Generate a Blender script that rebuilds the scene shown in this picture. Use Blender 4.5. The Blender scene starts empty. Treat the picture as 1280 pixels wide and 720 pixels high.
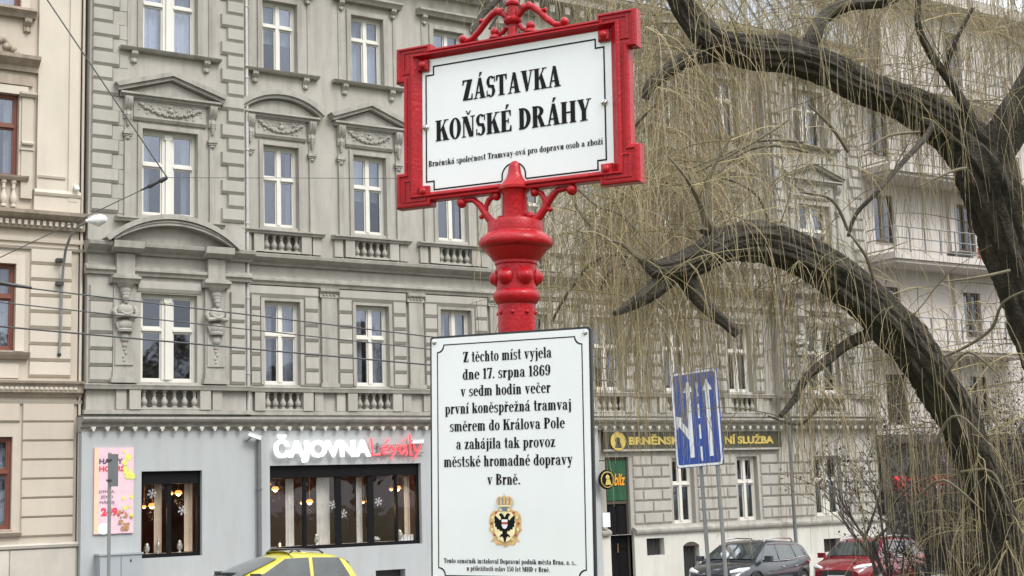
import bpy, math, random
from mathutils import Vector, Matrix
import numpy as np
random.seed(7)
C = bpy.context.scene.collection
sc = bpy.context.scene
R_ = math.radians

# ------------------------------------------------------------------ camera
FPX = 1762.0
AZ, PITCH, ROLL = R_(57.0), R_(8.4), R_(1.9)
_f = Vector((math.cos(AZ)*math.cos(PITCH), math.sin(AZ)*math.cos(PITCH), math.sin(PITCH)))
_r0 = Vector((math.sin(AZ), -math.cos(AZ), 0))
_u0 = _r0.cross(_f)
_r = _r0*math.cos(ROLL) - _u0*math.sin(ROLL)
_u = _r0*math.sin(ROLL) + _u0*math.cos(ROLL)
cd = bpy.data.cameras.new('camera'); cam = bpy.data.objects.new('camera', cd); C.objects.link(cam)
cd.sensor_width = 36; cd.lens = 36*FPX/1280; cd.clip_end = 2000; cd.clip_start = 0.05
M = Matrix((( _r.x, _u.x, -_f.x, 0), (_r.y, _u.y, -_f.y, 0), (_r.z, _u.z, -_f.z, 0), (0, 0, 0, 1)))
cam.matrix_world = M
sc.camera = cam
def at(x, y, Z):                      # surveying helper: photo pixel + distance -> point in the place
    return (_f + _r*((x-640)/FPX) + _u*((360-y)/FPX))*Z

# ------------------------------------------------------------------ world, sun, exposure
w = bpy.data.worlds.new('World'); sc.world = w; w.use_nodes = True
nt = w.node_tree; nt.nodes.clear()
sky = nt.nodes.new('ShaderNodeTexSky'); sky.sky_type = 'NISHITA'; sky.sun_disc = False
SUN_EL, SUN_AZ = R_(48), R_(-75)          # direction of the veiled sun, world azimuth from +X
sky.sun_elevation = SUN_EL; sky.sun_rotation = math.pi/2 - SUN_AZ
sky.dust_density = 4.0; sky.air_density = 1.2; sky.ozone_density = 1.0
hs = nt.nodes.new('ShaderNodeHueSaturation'); hs.inputs['Saturation'].default_value = 0.25
mx = nt.nodes.new('ShaderNodeMixRGB'); mx.inputs[0].default_value = 0.72; mx.inputs[2].default_value = (9.6, 9.9, 10.2, 1)
bg = nt.nodes.new('ShaderNodeBackground'); bg.inputs[1].default_value = 0.10
out = nt.nodes.new('ShaderNodeOutputWorld')
nt.links.new(sky.outputs[0], hs.inputs['Color']); nt.links.new(hs.outputs[0], mx.inputs[1])
tcw = nt.nodes.new('ShaderNodeTexCoord'); sx_ = nt.nodes.new('ShaderNodeSeparateXYZ'); mr = nt.nodes.new('ShaderNodeMapRange')
mr.inputs['From Min'].default_value = 0.0; mr.inputs['From Max'].default_value = 1.0; mr.inputs['To Min'].default_value = 0.62; mr.inputs['To Max'].default_value = 1.86
vm = nt.nodes.new('ShaderNodeVectorMath'); vm.operation = 'SCALE'
nt.links.new(tcw.outputs['Generated'], sx_.inputs[0]); nt.links.new(sx_.outputs['Z'], mr.inputs['Value'])
nt.links.new(mx.outputs[0], vm.inputs[0]); nt.links.new(mr.outputs[0], vm.inputs['Scale'])
nt.links.new(vm.outputs[0], bg.inputs[0]); nt.links.new(bg.outputs[0], out.inputs[0])
sd = bpy.data.lights.new('sun', 'SUN'); so = bpy.data.objects.new('sun', sd); C.objects.link(so)
sd.energy = 1.1; sd.angle = R_(20); sd.color = (1, 0.97, 0.93)
so.rotation_euler = (Vector((math.cos(SUN_AZ)*math.cos(SUN_EL), math.sin(SUN_AZ)*math.cos(SUN_EL), math.sin(SUN_EL)))).to_track_quat('Z', 'Y').to_euler()
sc.view_settings.view_transform = 'Standard'; sc.view_settings.look = 'None'
sc.view_settings.exposure = 0.92; sc.view_settings.gamma = 1
sc.render.resolution_x = 1024; sc.render.resolution_y = 576
sc.render.engine = 'CYCLES'

# ------------------------------------------------------------------ materials
MATS = {}
def mat(name, col, rough=0.7, var=0.12, scale=3.0, bump=0.0, bscale=20.0, metal=0.0, grime=0.0, grimecol=None, coat=0.0, objvar=0.0, spec=0.5, emit=None, estr=0.0, streak=False):
    m = bpy.data.materials.new(name); m.use_nodes = True; MATS[name] = m
    n = m.node_tree; b = n.nodes['Principled BSDF']; L = n.links.new
    b.inputs['Roughness'].default_value = rough; b.inputs['Metallic'].default_value = metal
    b.inputs['Coat Weight'].default_value = coat; b.inputs['Specular IOR Level'].default_value = spec
    tc = n.nodes.new('ShaderNodeTexCoord')
    geo = n.nodes.new('ShaderNodeNewGeometry')
    nz = n.nodes.new('ShaderNodeTexNoise'); nz.inputs['Scale'].default_value = scale; nz.inputs['Detail'].default_value = 6; nz.inputs['Roughness'].default_value = 0.6
    L(geo.outputs['Position'], nz.inputs['Vector'])
    rp = n.nodes.new('ShaderNodeMapRange'); rp.inputs['From Min'].default_value = 0.3; rp.inputs['From Max'].default_value = 0.7
    rp.inputs['To Min'].default_value = 1-var; rp.inputs['To Max'].default_value = 1+var
    L(nz.outputs['Fac'], rp.inputs['Value'])
    mul = n.nodes.new('ShaderNodeVectorMath'); mul.operation = 'SCALE'; mul.inputs[0].default_value = col[:3]
    L(rp.outputs[0], mul.inputs['Scale'])
    last = mul.outputs[0]
    if objvar:
        oi = n.nodes.new('ShaderNodeObjectInfo'); r2 = n.nodes.new('ShaderNodeMapRange')
        r2.inputs['To Min'].default_value = 1-objvar; r2.inputs['To Max'].default_value = 1+objvar
        L(oi.outputs['Random'], r2.inputs['Value'])
        m2 = n.nodes.new('ShaderNodeVectorMath'); m2.operation = 'SCALE'; L(last, m2.inputs[0]); L(r2.outputs[0], m2.inputs['Scale']); last = m2.outputs[0]
    if grime:
        mp = n.nodes.new('ShaderNodeMapping'); mp.inputs['Scale'].default_value = (2.6, 2.6, 0.35) if streak else (1, 1, 1)
        L(geo.outputs['Position'], mp.inputs['Vector'])
        g = n.nodes.new('ShaderNodeTexNoise'); g.inputs['Scale'].default_value = 1.4; g.inputs['Detail'].default_value = 8; g.inputs['Roughness'].default_value = 0.68
        L(mp.outputs[0], g.inputs['Vector'])
        r3 = n.nodes.new('ShaderNodeMapRange'); r3.inputs['From Min'].default_value = 0.44; r3.inputs['From Max'].default_value = 0.70; r3.inputs['To Max'].default_value = grime
        L(g.outputs['Fac'], r3.inputs['Value'])
        mm = n.nodes.new('ShaderNodeMixRGB'); mm.inputs[2].default_value = tuple(grimecol or [c*0.35 for c in col[:3]])+(1,)
        L(r3.outputs[0], mm.inputs[0]); L(last, mm.inputs[1]); last = mm.outputs[0]
    L(last, b.inputs['Base Color'])
    if bump:
        bn = n.nodes.new('ShaderNodeTexNoise'); bn.inputs['Scale'].default_value = bscale; bn.inputs['Detail'].default_value = 5
        L(geo.outputs['Position'], bn.inputs['Vector'])
        bu = n.nodes.new('ShaderNodeBump'); bu.inputs['Strength'].default_value = bump; bu.inputs['Distance'].default_value = 0.025 if name == 'bark' else 0.01
        L(bn.outputs['Fac'], bu.inputs['Height']); L(bu.outputs[0], b.inputs['Normal'])
    if emit:
        b.inputs['Emission Color'].default_value = tuple(emit)+(1,); b.inputs['Emission Strength'].default_value = estr
    return m

mat('stucco', (0.362, 0.340, 0.303), 0.85, 0.07, 1.1, 0.3, 30, grime=0.5, grimecol=(0.20, 0.185, 0.16), streak=True)
mat('stucco_trim', (0.328, 0.311, 0.277), 0.85, 0.10, 2.2, 0.3, 30, grime=0.60, grimecol=(0.15, 0.135, 0.11), streak=True)
mat('stucco_block', (0.358, 0.339, 0.302), 0.85, 0.06, 2.0, 0.3, 30, grime=0.25, grimecol=(0.2, 0.18, 0.155), objvar=0.05, streak=True)
mat('moss_ledge', (0.10, 0.095, 0.08), 0.9, 0.25, 5.0, 0.4, 30)
mat('shop_paint', (0.36, 0.375, 0.378), 0.6, 0.03, 0.8, 0.12, 40, grime=0.45, grimecol=(0.29, 0.295, 0.285), streak=True)
mat('beige_stucco', (0.46, 0.405, 0.335), 0.85, 0.05, 1.0, 0.25, 30, grime=0.22, grimecol=(0.33, 0.28, 0.22), streak=True)
mat('beige_light', (0.52, 0.465, 0.39), 0.85, 0.05, 1.3, 0.25, 30, grime=0.2, grimecol=(0.34, 0.29, 0.23), streak=True)
mat('beige_trim', (0.36, 0.30, 0.235), 0.85, 0.12, 2.5, 0.35, 30, grime=0.55, grimecol=(0.13, 0.11, 0.09), streak=True)
mat('stone_plinth', (0.42, 0.39, 0.34), 0.8, 0.10, 2.0, 0.3, 25, objvar=0.06, grime=0.2, grimecol=(0.25, 0.23, 0.2), streak=True)
mat('white_plinth', (0.52, 0.505, 0.455), 0.8, 0.07, 1.2, 0.25, 25, grime=0.35, grimecol=(0.33, 0.31, 0.26), streak=True)
mat('cream_wall', (0.48, 0.44, 0.41), 0.85, 0.05, 0.7, 0.2, 25, grime=0.25, grimecol=(0.38, 0.35, 0.32), streak=True)
mat('grey_cladding', (0.065, 0.06, 0.052), 0.7, 0.15, 1.2, 0.3, 20)
mat('white_wood', (0.60, 0.58, 0.53), 0.5, 0.04, 3, 0.1, 60, grime=0.15, grimecol=(0.45, 0.42, 0.36), streak=True)
mat('brown_wood', (0.16, 0.048, 0.028), 0.45, 0.1, 5, 0.1, 60)
mat('dark_wood', (0.06, 0.045, 0.035), 0.5, 0.1, 5)
mat('anthracite', (0.007, 0.007, 0.008), 0.5, 0.05, 5, spec=0.12)
mat('shop_recess', (0.015, 0.012, 0.012), 0.8, 0.2, 2)
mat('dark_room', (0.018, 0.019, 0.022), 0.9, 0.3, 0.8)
mat('maroon_room', (0.10, 0.035, 0.028), 0.9, 0.2, 0.8)
mat('curtain', (0.36, 0.375, 0.40), 0.9, 0.10, 9.0, objvar=0.4)
mat('cream_curtain', (0.72, 0.58, 0.44), 0.9, 0.1, 6)
mat('pale_drape', (0.62, 0.59, 0.54), 0.9, 0.12, 6)
mat('roof_metal', (0.24, 0.27, 0.31), 0.45, 0.15, 2, metal=0.3, objvar=0.1)
mat('zinc_pipe', (0.42, 0.41, 0.39), 0.45, 0.1, 5, metal=0.3)
mat('dark_pipe', (0.13, 0.135, 0.14), 0.5, 0.1, 5, metal=0.2)
mat('steel', (0.22, 0.225, 0.22), 0.55, 0.12, 8, metal=0.3)
mat('chrome', (0.6, 0.6, 0.6), 0.18, 0.05, 8, metal=1.0)
mat('lamp_white', (0.7, 0.71, 0.7), 0.35, 0.05, 4)
mat('black_metal', (0.03, 0.03, 0.03), 0.5, 0.1, 5)
mat('wire', (0.05, 0.05, 0.05), 0.6, 0.1, 5)
mat('red_paint', (0.37, 0.004, 0.010), 0.38, 0.14, 18, 0.3, 80, coat=0.12, spec=0.28, grime=0.55, grimecol=(0.19, 0.004, 0.007))
mat('enamel', (0.74, 0.76, 0.765), 0.12, 0.03, 2.2, 0.04, 6, coat=0.6, grime=0.10, grimecol=(0.55, 0.54, 0.5), streak=True)
mat('black_enamel', (0.006, 0.006, 0.007), 0.45, 0.05, 3, spec=0.15)
mat('plate_edge', (0.02, 0.02, 0.02), 0.4, 0.05, 3)
mat('crest_gold', (0.62, 0.40, 0.17), 0.35, 0.3, 90)
mat('crest_cream', (0.80, 0.70, 0.42), 0.3, 0.1, 60)
mat('crest_red', (0.42, 0.08, 0.05), 0.3, 0.1, 60)
mat('crest_blue', (0.12, 0.2, 0.3), 0.3, 0.1, 60)
mat('blue_sign', (0.02, 0.065, 0.30), 0.3, 0.05, 4)
mat('sign_white', (0.75, 0.76, 0.77), 0.35, 0.03, 4)
mat('gold_paint', (0.50, 0.38, 0.09), 0.4, 0.1, 10)
mat('fascia_brown', (0.05, 0.045, 0.025), 0.5, 0.1, 4)
mat('green_banner', (0.012, 0.075, 0.03), 0.6, 0.25, 5)
mat('orange_paint', (0.75, 0.30, 0.02), 0.5, 0.1, 10)
mat('poster_pink', (0.66, 0.46, 0.51), 0.4, 0.12, 4.5)
mat('poster_peach', (0.85, 0.50, 0.32), 0.4, 0.05, 3)
mat('poster_dark', (0.09, 0.07, 0.13), 0.4, 0.02, 3)
mat('poster_red', (0.62, 0.05, 0.09), 0.4, 0.02, 3)
mat('poster_lime', (0.60, 0.62, 0.14), 0.4, 0.3, 30)
mat('poster_brown', (0.38, 0.20, 0.10), 0.4, 0.4, 30)
mat('cabinet', (0.30, 0.325, 0.34), 0.5, 0.04, 2, grime=0.1)
mat('letter_white', (0.9, 0.9, 0.9), 0.4, 0.0, 3, emit=(1, 1, 1), estr=0.6)
mat('letter_red', (0.8, 0.05, 0.06), 0.4, 0.0, 3, emit=(1, 0.06, 0.08), estr=0.9)
mat('bulb', (1, 0.8, 0.5), 0.3, 0.0, 3, emit=(1, 0.62, 0.28), estr=5)
mat('halo_shade', (0.9, 0.5, 0.2), 0.4, 0.0, 3, emit=(1, 0.38, 0.08), estr=1.1)  # amber emission on the shade stands in for the halo round each bulb
mat('brass', (0.55, 0.38, 0.15), 0.35, 0.1, 8, metal=0.8)
mat('jar_glass', (0.55, 0.55, 0.5), 0.15, 0.3, 25, metal=0.4)
mat('snow_paper', (0.55, 0.55, 0.55), 0.6, 0.02, 3)
mat('bark', (0.040, 0.033, 0.025), 0.95, 0.6, 16, 0.9, 38, grime=0.8, grimecol=(0.07, 0.062, 0.045), streak=None)
mat('branch_bark', (0.12, 0.10, 0.065), 0.85, 0.3, 12)
mat('twig', (0.35, 0.28, 0.165), 0.75, 0.30, 1.3)
mat('twig_olive', (0.27, 0.225, 0.11), 0.75, 0.30, 2.2)
mat('twig_grey', (0.17, 0.145, 0.10), 0.75, 0.30, 2.2)
mat('shrub_bark', (0.045, 0.036, 0.03), 0.9, 0.3, 8)
mat('dead_leaf', (0.045, 0.035, 0.03), 0.8, 0.4, 3)
mat('brush', (0.14, 0.105, 0.065), 0.85, 0.4, 2.5)
mat('asphalt', (0.05, 0.05, 0.052), 0.9, 0.2, 3, 0.4, 60)
mat('pavement', (0.26, 0.25, 0.235), 0.85, 0.15, 3, 0.3, 30)
mat('kerb', (0.33, 0.32, 0.30), 0.8, 0.1, 4, 0.3, 30)
mat('line_paint', (0.75, 0.75, 0.72), 0.7, 0.1, 8)
mat('lawn', (0.065, 0.075, 0.03), 0.95, 0.35, 2.5, 0.6, 40)
mat('car_yellow', (0.48, 0.43, 0.04), 0.28, 0.02, 3, coat=0.8)
mat('car_red', (0.17, 0.010, 0.018), 0.25, 0.02, 3, coat=0.9)
mat('car_dark', (0.016, 0.020, 0.026), 0.25, 0.02, 3, coat=0.9)
mat('car_white', (0.6, 0.6, 0.6), 0.25, 0.02, 3, coat=0.9)
mat('car_glass', (0.03, 0.038, 0.038), 0.06, 0.5, 2.5, coat=0.6, spec=0.6)
mat('rubber', (0.02, 0.02, 0.02), 0.85, 0.1, 8)
mat('headlight', (0.7, 0.7, 0.68), 0.12, 0.2, 20, coat=1.0)
mat('tail_light', (0.45, 0.02, 0.02), 0.2, 0.1, 10, coat=1.0)
mat('awning', (0.42, 0.015, 0.015), 0.7, 0.12, 4)
mat('terracotta', (0.42, 0.13, 0.09), 0.8, 0.15, 8)

def glassmat(name, refl, tint, rough=0.03, rcol=(0.80, 0.86, 1.0)):
    m = bpy.data.materials.new(name); m.use_nodes = True; MATS[name] = m
    n = m.node_tree; n.nodes.clear(); L = n.links.new
    o = n.nodes.new('ShaderNodeOutputMaterial'); mx = n.nodes.new('ShaderNodeMixShader')
    t = n.nodes.new('ShaderNodeBsdfTransparent'); t.inputs[0].default_value = tuple(tint)+(1,)
    g = n.nodes.new('ShaderNodeBsdfGlossy'); g.inputs['Roughness'].default_value = rough; g.inputs[0].default_value = tuple(rcol)+(1,)
    geo = n.nodes.new('ShaderNodeNewGeometry'); nz = n.nodes.new('ShaderNodeTexNoise'); nz.inputs['Scale'].default_value = 2.2
    L(geo.outputs['Position'], nz.inputs['Vector'])
    bu = n.nodes.new('ShaderNodeBump'); bu.inputs['Strength'].default_value = 0.12; bu.inputs['Distance'].default_value = 0.02
    L(nz.outputs['Fac'], bu.inputs['Height']); L(bu.outputs[0], g.inputs['Normal'])
    mx.inputs[0].default_value = refl
    if name == 'pane_glass':
        oi = n.nodes.new('ShaderNodeObjectInfo'); mr_ = n.nodes.new('ShaderNodeMapRange'); mr_.inputs['To Min'].default_value = refl*.6; mr_.inputs['To Max'].default_value = refl*1.6
        L(oi.outputs['Random'], mr_.inputs['Value']); L(mr_.outputs[0], mx.inputs[0])
    L(t.outputs[0], mx.inputs[1]); L(g.outputs[0], mx.inputs[2]); L(mx.outputs[0], o.inputs[0])
    return m
glassmat('pane_glass', 0.105, (0.82, 0.84, 0.87), 0.03, (0.80, 0.85, 0.97))
glassmat('shop_glass', 0.045, (0.93, 0.93, 0.93), 0.02, (1, 1, 1))
glassmat('balcony_glass', 0.2, (0.8, 0.84, 0.86))

# ------------------------------------------------------------------ mesh helpers
class MB:
    def __init__(s): s.v = []; s.f = []; s.sm = []
    def add(s, vs, fs, smooth=False):
        k = len(s.v); s.v += [tuple(v) for v in vs]; s.f += [tuple(i+k for i in f) for f in fs]; s.sm += [smooth]*len(fs); return s
    def box(s, x0, x1, y0, y1, z0, z1, bev=0.0):
        if bev:   # chamfer on the front (y0) face only
            b = bev
            vs = [(x0, y1, z0), (x1, y1, z0), (x1, y1, z1), (x0, y1, z1), (x0, y0+b, z0), (x1, y0+b, z0), (x1, y0+b, z1), (x0, y0+b, z1),
                  (x0+b, y0, z0+b), (x1-b, y0, z0+b), (x1-b, y0, z1-b), (x0+b, y0, z1-b)]
            fs = [(0, 4, 7, 3), (1, 2, 6, 5), (0, 1, 5, 4), (3, 7, 6, 2), (4, 5, 9, 8), (5, 6, 10, 9), (6, 7, 11, 10), (7, 4, 8, 11), (8, 9, 10, 11), (0, 3, 2, 1)]
            return s.add(vs, fs)
        vs = [(x0, y0, z0), (x1, y0, z0), (x1, y1, z0), (x0, y1, z0), (x0, y0, z1), (x1, y0, z1), (x1, y1, z1), (x0, y1, z1)]
        return s.add(vs, [(0, 1, 5, 4), (1, 2, 6, 5), (2, 3, 7, 6), (3, 0, 4, 7), (4, 5, 6, 7), (3, 2, 1, 0)])
    def prism(s, prof, x0, x1):          # profile (y,z) run along x
        n = len(prof); vs = [(x0, y, z) for y, z in prof] + [(x1, y, z) for y, z in prof]
        fs = [(i, (i+1) % n, n+(i+1) % n, n+i) for i in range(n)]
        return s.add(vs, fs + [tuple(range(n-1, -1, -1)), tuple(range(n, 2*n))])
    def ext(s, pts, y0, y1):             # outline (x,z) given depth y0..y1
        n = len(pts); vs = [(x, y0, z) for x, z in pts] + [(x, y1, z) for x, z in pts]
        fs = [(i, (i+1) % n, n+(i+1) % n, n+i) for i in range(n)]
        return s.add(vs, fs + [tuple(range(n)), tuple(range(2*n-1, n-1, -1))])
    def lathe(s, prof, c=(0, 0, 0), n=16, a0=0.0, a1=2*math.pi, axis='z'):
        vs = []; m = len(prof)
        for i in range(n):
            a = 2*math.pi*i/n
            for r, z in prof:
                p = (r*math.cos(a), r*math.sin(a), z)
                if axis == 'y': p = (p[0], p[2], p[1])
                if axis == 'x': p = (p[2], p[0], p[1])
                vs.append((c[0]+p[0], c[1]+p[1], c[2]+p[2]))
        fs = []
        for i in range(n):
            j = (i+1) % n
            for k in range(m-1): fs.append((i*m+k, j*m+k, j*m+k+1, i*m+k+1))
        fs.append(tuple(i*m for i in range(n-1, -1, -1))); fs.append(tuple(i*m+m-1 for i in range(n)))
        return s.add(vs, fs, True)
    def ball(s, c, r, n=10, m=6, sc3=(1, 1, 1)):
        vs = []; fs = []
        for k in range(m+1):
            t = math.pi*k/m
            for i in range(n):
                a = 2*math.pi*i/n
                rr = max(math.sin(t), 0.02)
                vs.append((c[0]+r*rr*math.cos(a)*sc3[0], c[1]+r*rr*math.sin(a)*sc3[1], c[2]+r*math.cos(t)*sc3[2]))
        for k in range(m):
            for i in range(n):
                j = (i+1) % n; fs.append((k*n+i, (k+1)*n+i, (k+1)*n+j, k*n+j))
        fs.append(tuple(range(n))); fs.append(tuple(m*n+i for i in range(n-1, -1, -1)))
        return s.add(vs, fs, True)
    def tube(s, pts, rad, n=8, rn=None):
        pts = [Vector(p) for p in pts]; m = len(pts)
        if not hasattr(rad, '__len__'): rad = [rad]*m
        t = (pts[1]-pts[0]).normalized(); a = Vector((0, 0, 1)) if abs(t.z) < 0.9 else Vector((1, 0, 0))
        nrm = t.cross(a).normalized(); vs = []
        for i, p in enumerate(pts):
            t = (pts[min(i+1, m-1)]-pts[max(i-1, 0)])
            if t.length < 1e-9: t = Vector((0, 0, 1))
            t.normalize(); nrm = (nrm - t*nrm.dot(t))
            if nrm.length < 1e-6: nrm = t.orthogonal()
            nrm.normalize(); b = t.cross(nrm)
            for k in range(n):
                an = 2*math.pi*k/n; rr = rad[i]*(rn(i, k) if rn else 1)
                vs.append(p + nrm*(rr*math.cos(an)) + b*(rr*math.sin(an)))
        fs = [(i*n+k, i*n+(k+1) % n, (i+1)*n+(k+1) % n, (i+1)*n+k) for i in range(m-1) for k in range(n)]
        fs.append(tuple(range(n-1, -1, -1))); fs.append(tuple((m-1)*n+k for k in range(n)))
        return s.add(vs, fs, True)
    def mesh(s, name, m):
        me = bpy.data.meshes.new(name); me.from_pydata(s.v, [], s.f)
        if any(s.sm):
            me.polygons.foreach_set('use_smooth', s.sm)
            try: me.set_sharp_from_angle(angle=R_(38))
            except Exception: pass
        me.materials.append(MATS[m]); me.update(); return me
WL = {}
def tag(o, label=None, cat=None, group=None, kind=None):
    if label: o['label'] = label
    if cat: o['category'] = cat
    if group: o['group'] = group
    if kind: o['kind'] = kind
    return o
def put(me, name, parent=None, loc=(0, 0, 0), local=False, kind=None):
    o = bpy.data.objects.new(name, me); C.objects.link(o)
    wl = Vector(loc)
    if parent is not None:
        o.parent = parent
        if local: o.location = wl; WL[o.name] = WL.get(parent.name, Vector((0, 0, 0))) + wl
        else: o.location = wl - WL[parent.name]; WL[o.name] = wl
    else: o.location = wl; WL[o.name] = wl
    if kind: o['kind'] = kind
    return o
def build(mb, name, m, parent=None, loc=(0, 0, 0), local=False, kind=None): return put(mb.mesh(name, m), name, parent, loc, local, kind)
def thing(name, loc, label, cat, group=None, rotz=0.0):
    o = bpy.data.objects.new(name, None); C.objects.link(o); o.location = loc; o.rotation_euler.z = rotz
    o.empty_display_size = 0.3
    WL[o.name] = Vector(loc); return tag(o, label, cat, group)
MC = {}
def cached(key, fn, name, m):
    if key not in MC:
        mb = MB(); fn(mb); MC[key] = mb.mesh(name, m)
    return MC[key]
def wallgrid(mb, x0, x1, z0, z1, y, ops, depth=0.3):
    xs = sorted({x0, x1} | {v for o in ops for v in o[:2] if x0 < v < x1}); zs = sorted({z0, z1} | {v for o in ops for v in o[2:4] if z0 < v < z1})
    for i in range(len(xs)-1):
        for j in range(len(zs)-1):
            cx, cz = (xs[i]+xs[i+1])/2, (zs[j]+zs[j+1])/2
            if any(o[0] < cx < o[1] and o[2] < cz < o[3] for o in ops): continue
            mb.add([(xs[i], y, zs[j]), (xs[i+1], y, zs[j]), (xs[i+1], y, zs[j+1]), (xs[i], y, zs[j+1])], [(0, 1, 2, 3)])
    for a, b, c, d in [o[:4] for o in ops]:
        mb.add([(a, y, c), (b, y, c), (b, y, d), (a, y, d), (a, y+depth, c), (b, y+depth, c), (b, y+depth, d), (a, y+depth, d)],
               [(0, 4, 5, 1), (1, 5, 6, 2), (2, 6, 7, 3), (3, 7, 4, 0)])
def text_mesh(s, size, name, m, offset=0.0, extrude=0.0, sx=1.0, shear=0.0, bevel=0.0):
    cu = bpy.data.curves.new(name, 'FONT'); cu.body = s; cu.size = size; cu.offset = offset; cu.extrude = extrude; cu.shear = shear
    cu.bevel_depth = bevel; cu.resolution_u = 3
    ob = bpy.data.objects.new('tmp', cu); C.objects.link(ob)
    me = bpy.data.meshes.new_from_object(ob.evaluated_get(bpy.context.evaluated_depsgraph_get()))
    bpy.data.objects.remove(ob); bpy.data.curves.remove(cu)
    xs = [v.co.x for v in me.vertices]; x0 = min(xs) if xs else 0
    for v in me.vertices:
        x, y, z = v.co; v.co = ((x-x0)*sx, -z, y)
    me.materials.clear(); me.materials.append(MATS[m]); me.update()
    me['w'] = (max(xs)-x0)*sx if xs else 0
    return me
def put_text(s, x0, x1, z, y, h, name, m, parent, local=False, extrude=0.002, offset=0.0, shear=0.0):
    me = text_mesh(s, h/0.727, name, m, offset, extrude, 1.0, shear)      # h = cap height
    k = (x1-x0)/me['w']
    for v in me.vertices: v.co.x *= k
    return put(me, name, parent, (x0, y, z), local)

# ------------------------------------------------------------------ the ground
D = 33.0
def gz(x): return -1.95 - 0.03*x
def strip(name, m, y0, y1, dz, x0=-60, x1=150, n=42):
    mb = MB()
    for i in range(n):
        a = x0+(x1-x0)*i/n; b = x0+(x1-x0)*(i+1)/n
        mb.add([(a, y0, gz(a)+dz), (b, y0, gz(b)+dz), (b, y1, gz(b)+dz), (a, y1, gz(a)+dz)], [(0, 1, 2, 3)])
    return build(mb, name, m, kind='structure')
mb = MB(); mb.add([(-900, -900, -7.2), (1200, -900, -7.2), (1200, 1200, -7.2), (-900, 1200, -7.2)], [(0, 1, 2, 3)]); build(mb, 'ground', 'lawn', kind='structure')
strip('road', 'asphalt', 17.8, 31.2, -0.12)
mb = MB()
for i in range(42):
    a = -60+5*i; b = a+5
    mb.add([(a, 31.2, gz(a)-0.14), (b, 31.2, gz(b)-0.14), (b, 31.2, gz(b)), (a, 31.2, gz(a)), (b, 31.38, gz(b)), (a, 31.38, gz(a))], [(0, 1, 2, 3), (3, 2, 4, 5)])
    mb.add([(a, 17.8, gz(a)-0.14), (b, 17.8, gz(b)-0.14), (b, 17.8, gz(b)), (a, 17.8, gz(a)), (b, 17.62, gz(b)), (a, 17.62, gz(a))], [(0, 3, 2, 1), (3, 5, 4, 2)])
build(mb, 'kerb', 'kerb', kind='structure')
strip('pavement', 'pavement', 31.384, 33.3, 0.0)
strip('park_path', 'pavement', 15.8, 17.61, 0.0)
mb = MB()
for i in range(24):
    a = -6+i*3.0; mb.add([(a, 23.6, gz(a)-0.114), (a+1.5, 23.6, gz(a+1.5)-0.114), (a+1.5, 23.72, gz(a+1.5)-0.114), (a, 23.72, gz(a)-0.114)], [(0, 1, 2, 3)])
build(mb, 'lane_marking', 'line_paint', kind='structure')
mb = MB(); NX, NY = 50, 22                       # the raised park lawn the sign and the willow stand on
def hz(x, y):
    t = min(max((y-6.5)/8.8, 0), 1); t = t*t*(3-2*t)
    return (-1.65+0.05*math.sin(x*0.7)+0.04*math.sin(y*1.1+x*0.3))*(1-t) + (gz(x)+0.01)*t
hv = [(-40+100*i/NX, -20+35.8*j/NY, hz(-40+100*i/NX, -20+35.8*j/NY)) for j in range(NY+1) for i in range(NX+1)]
mb.add(hv, [(j*(NX+1)+i, j*(NX+1)+i+1, (j+1)*(NX+1)+i+1, (j+1)*(NX+1)+i) for j in range(NY) for i in range(NX)], True)
build(mb, 'park_lawn', 'lawn', kind='structure')

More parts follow.
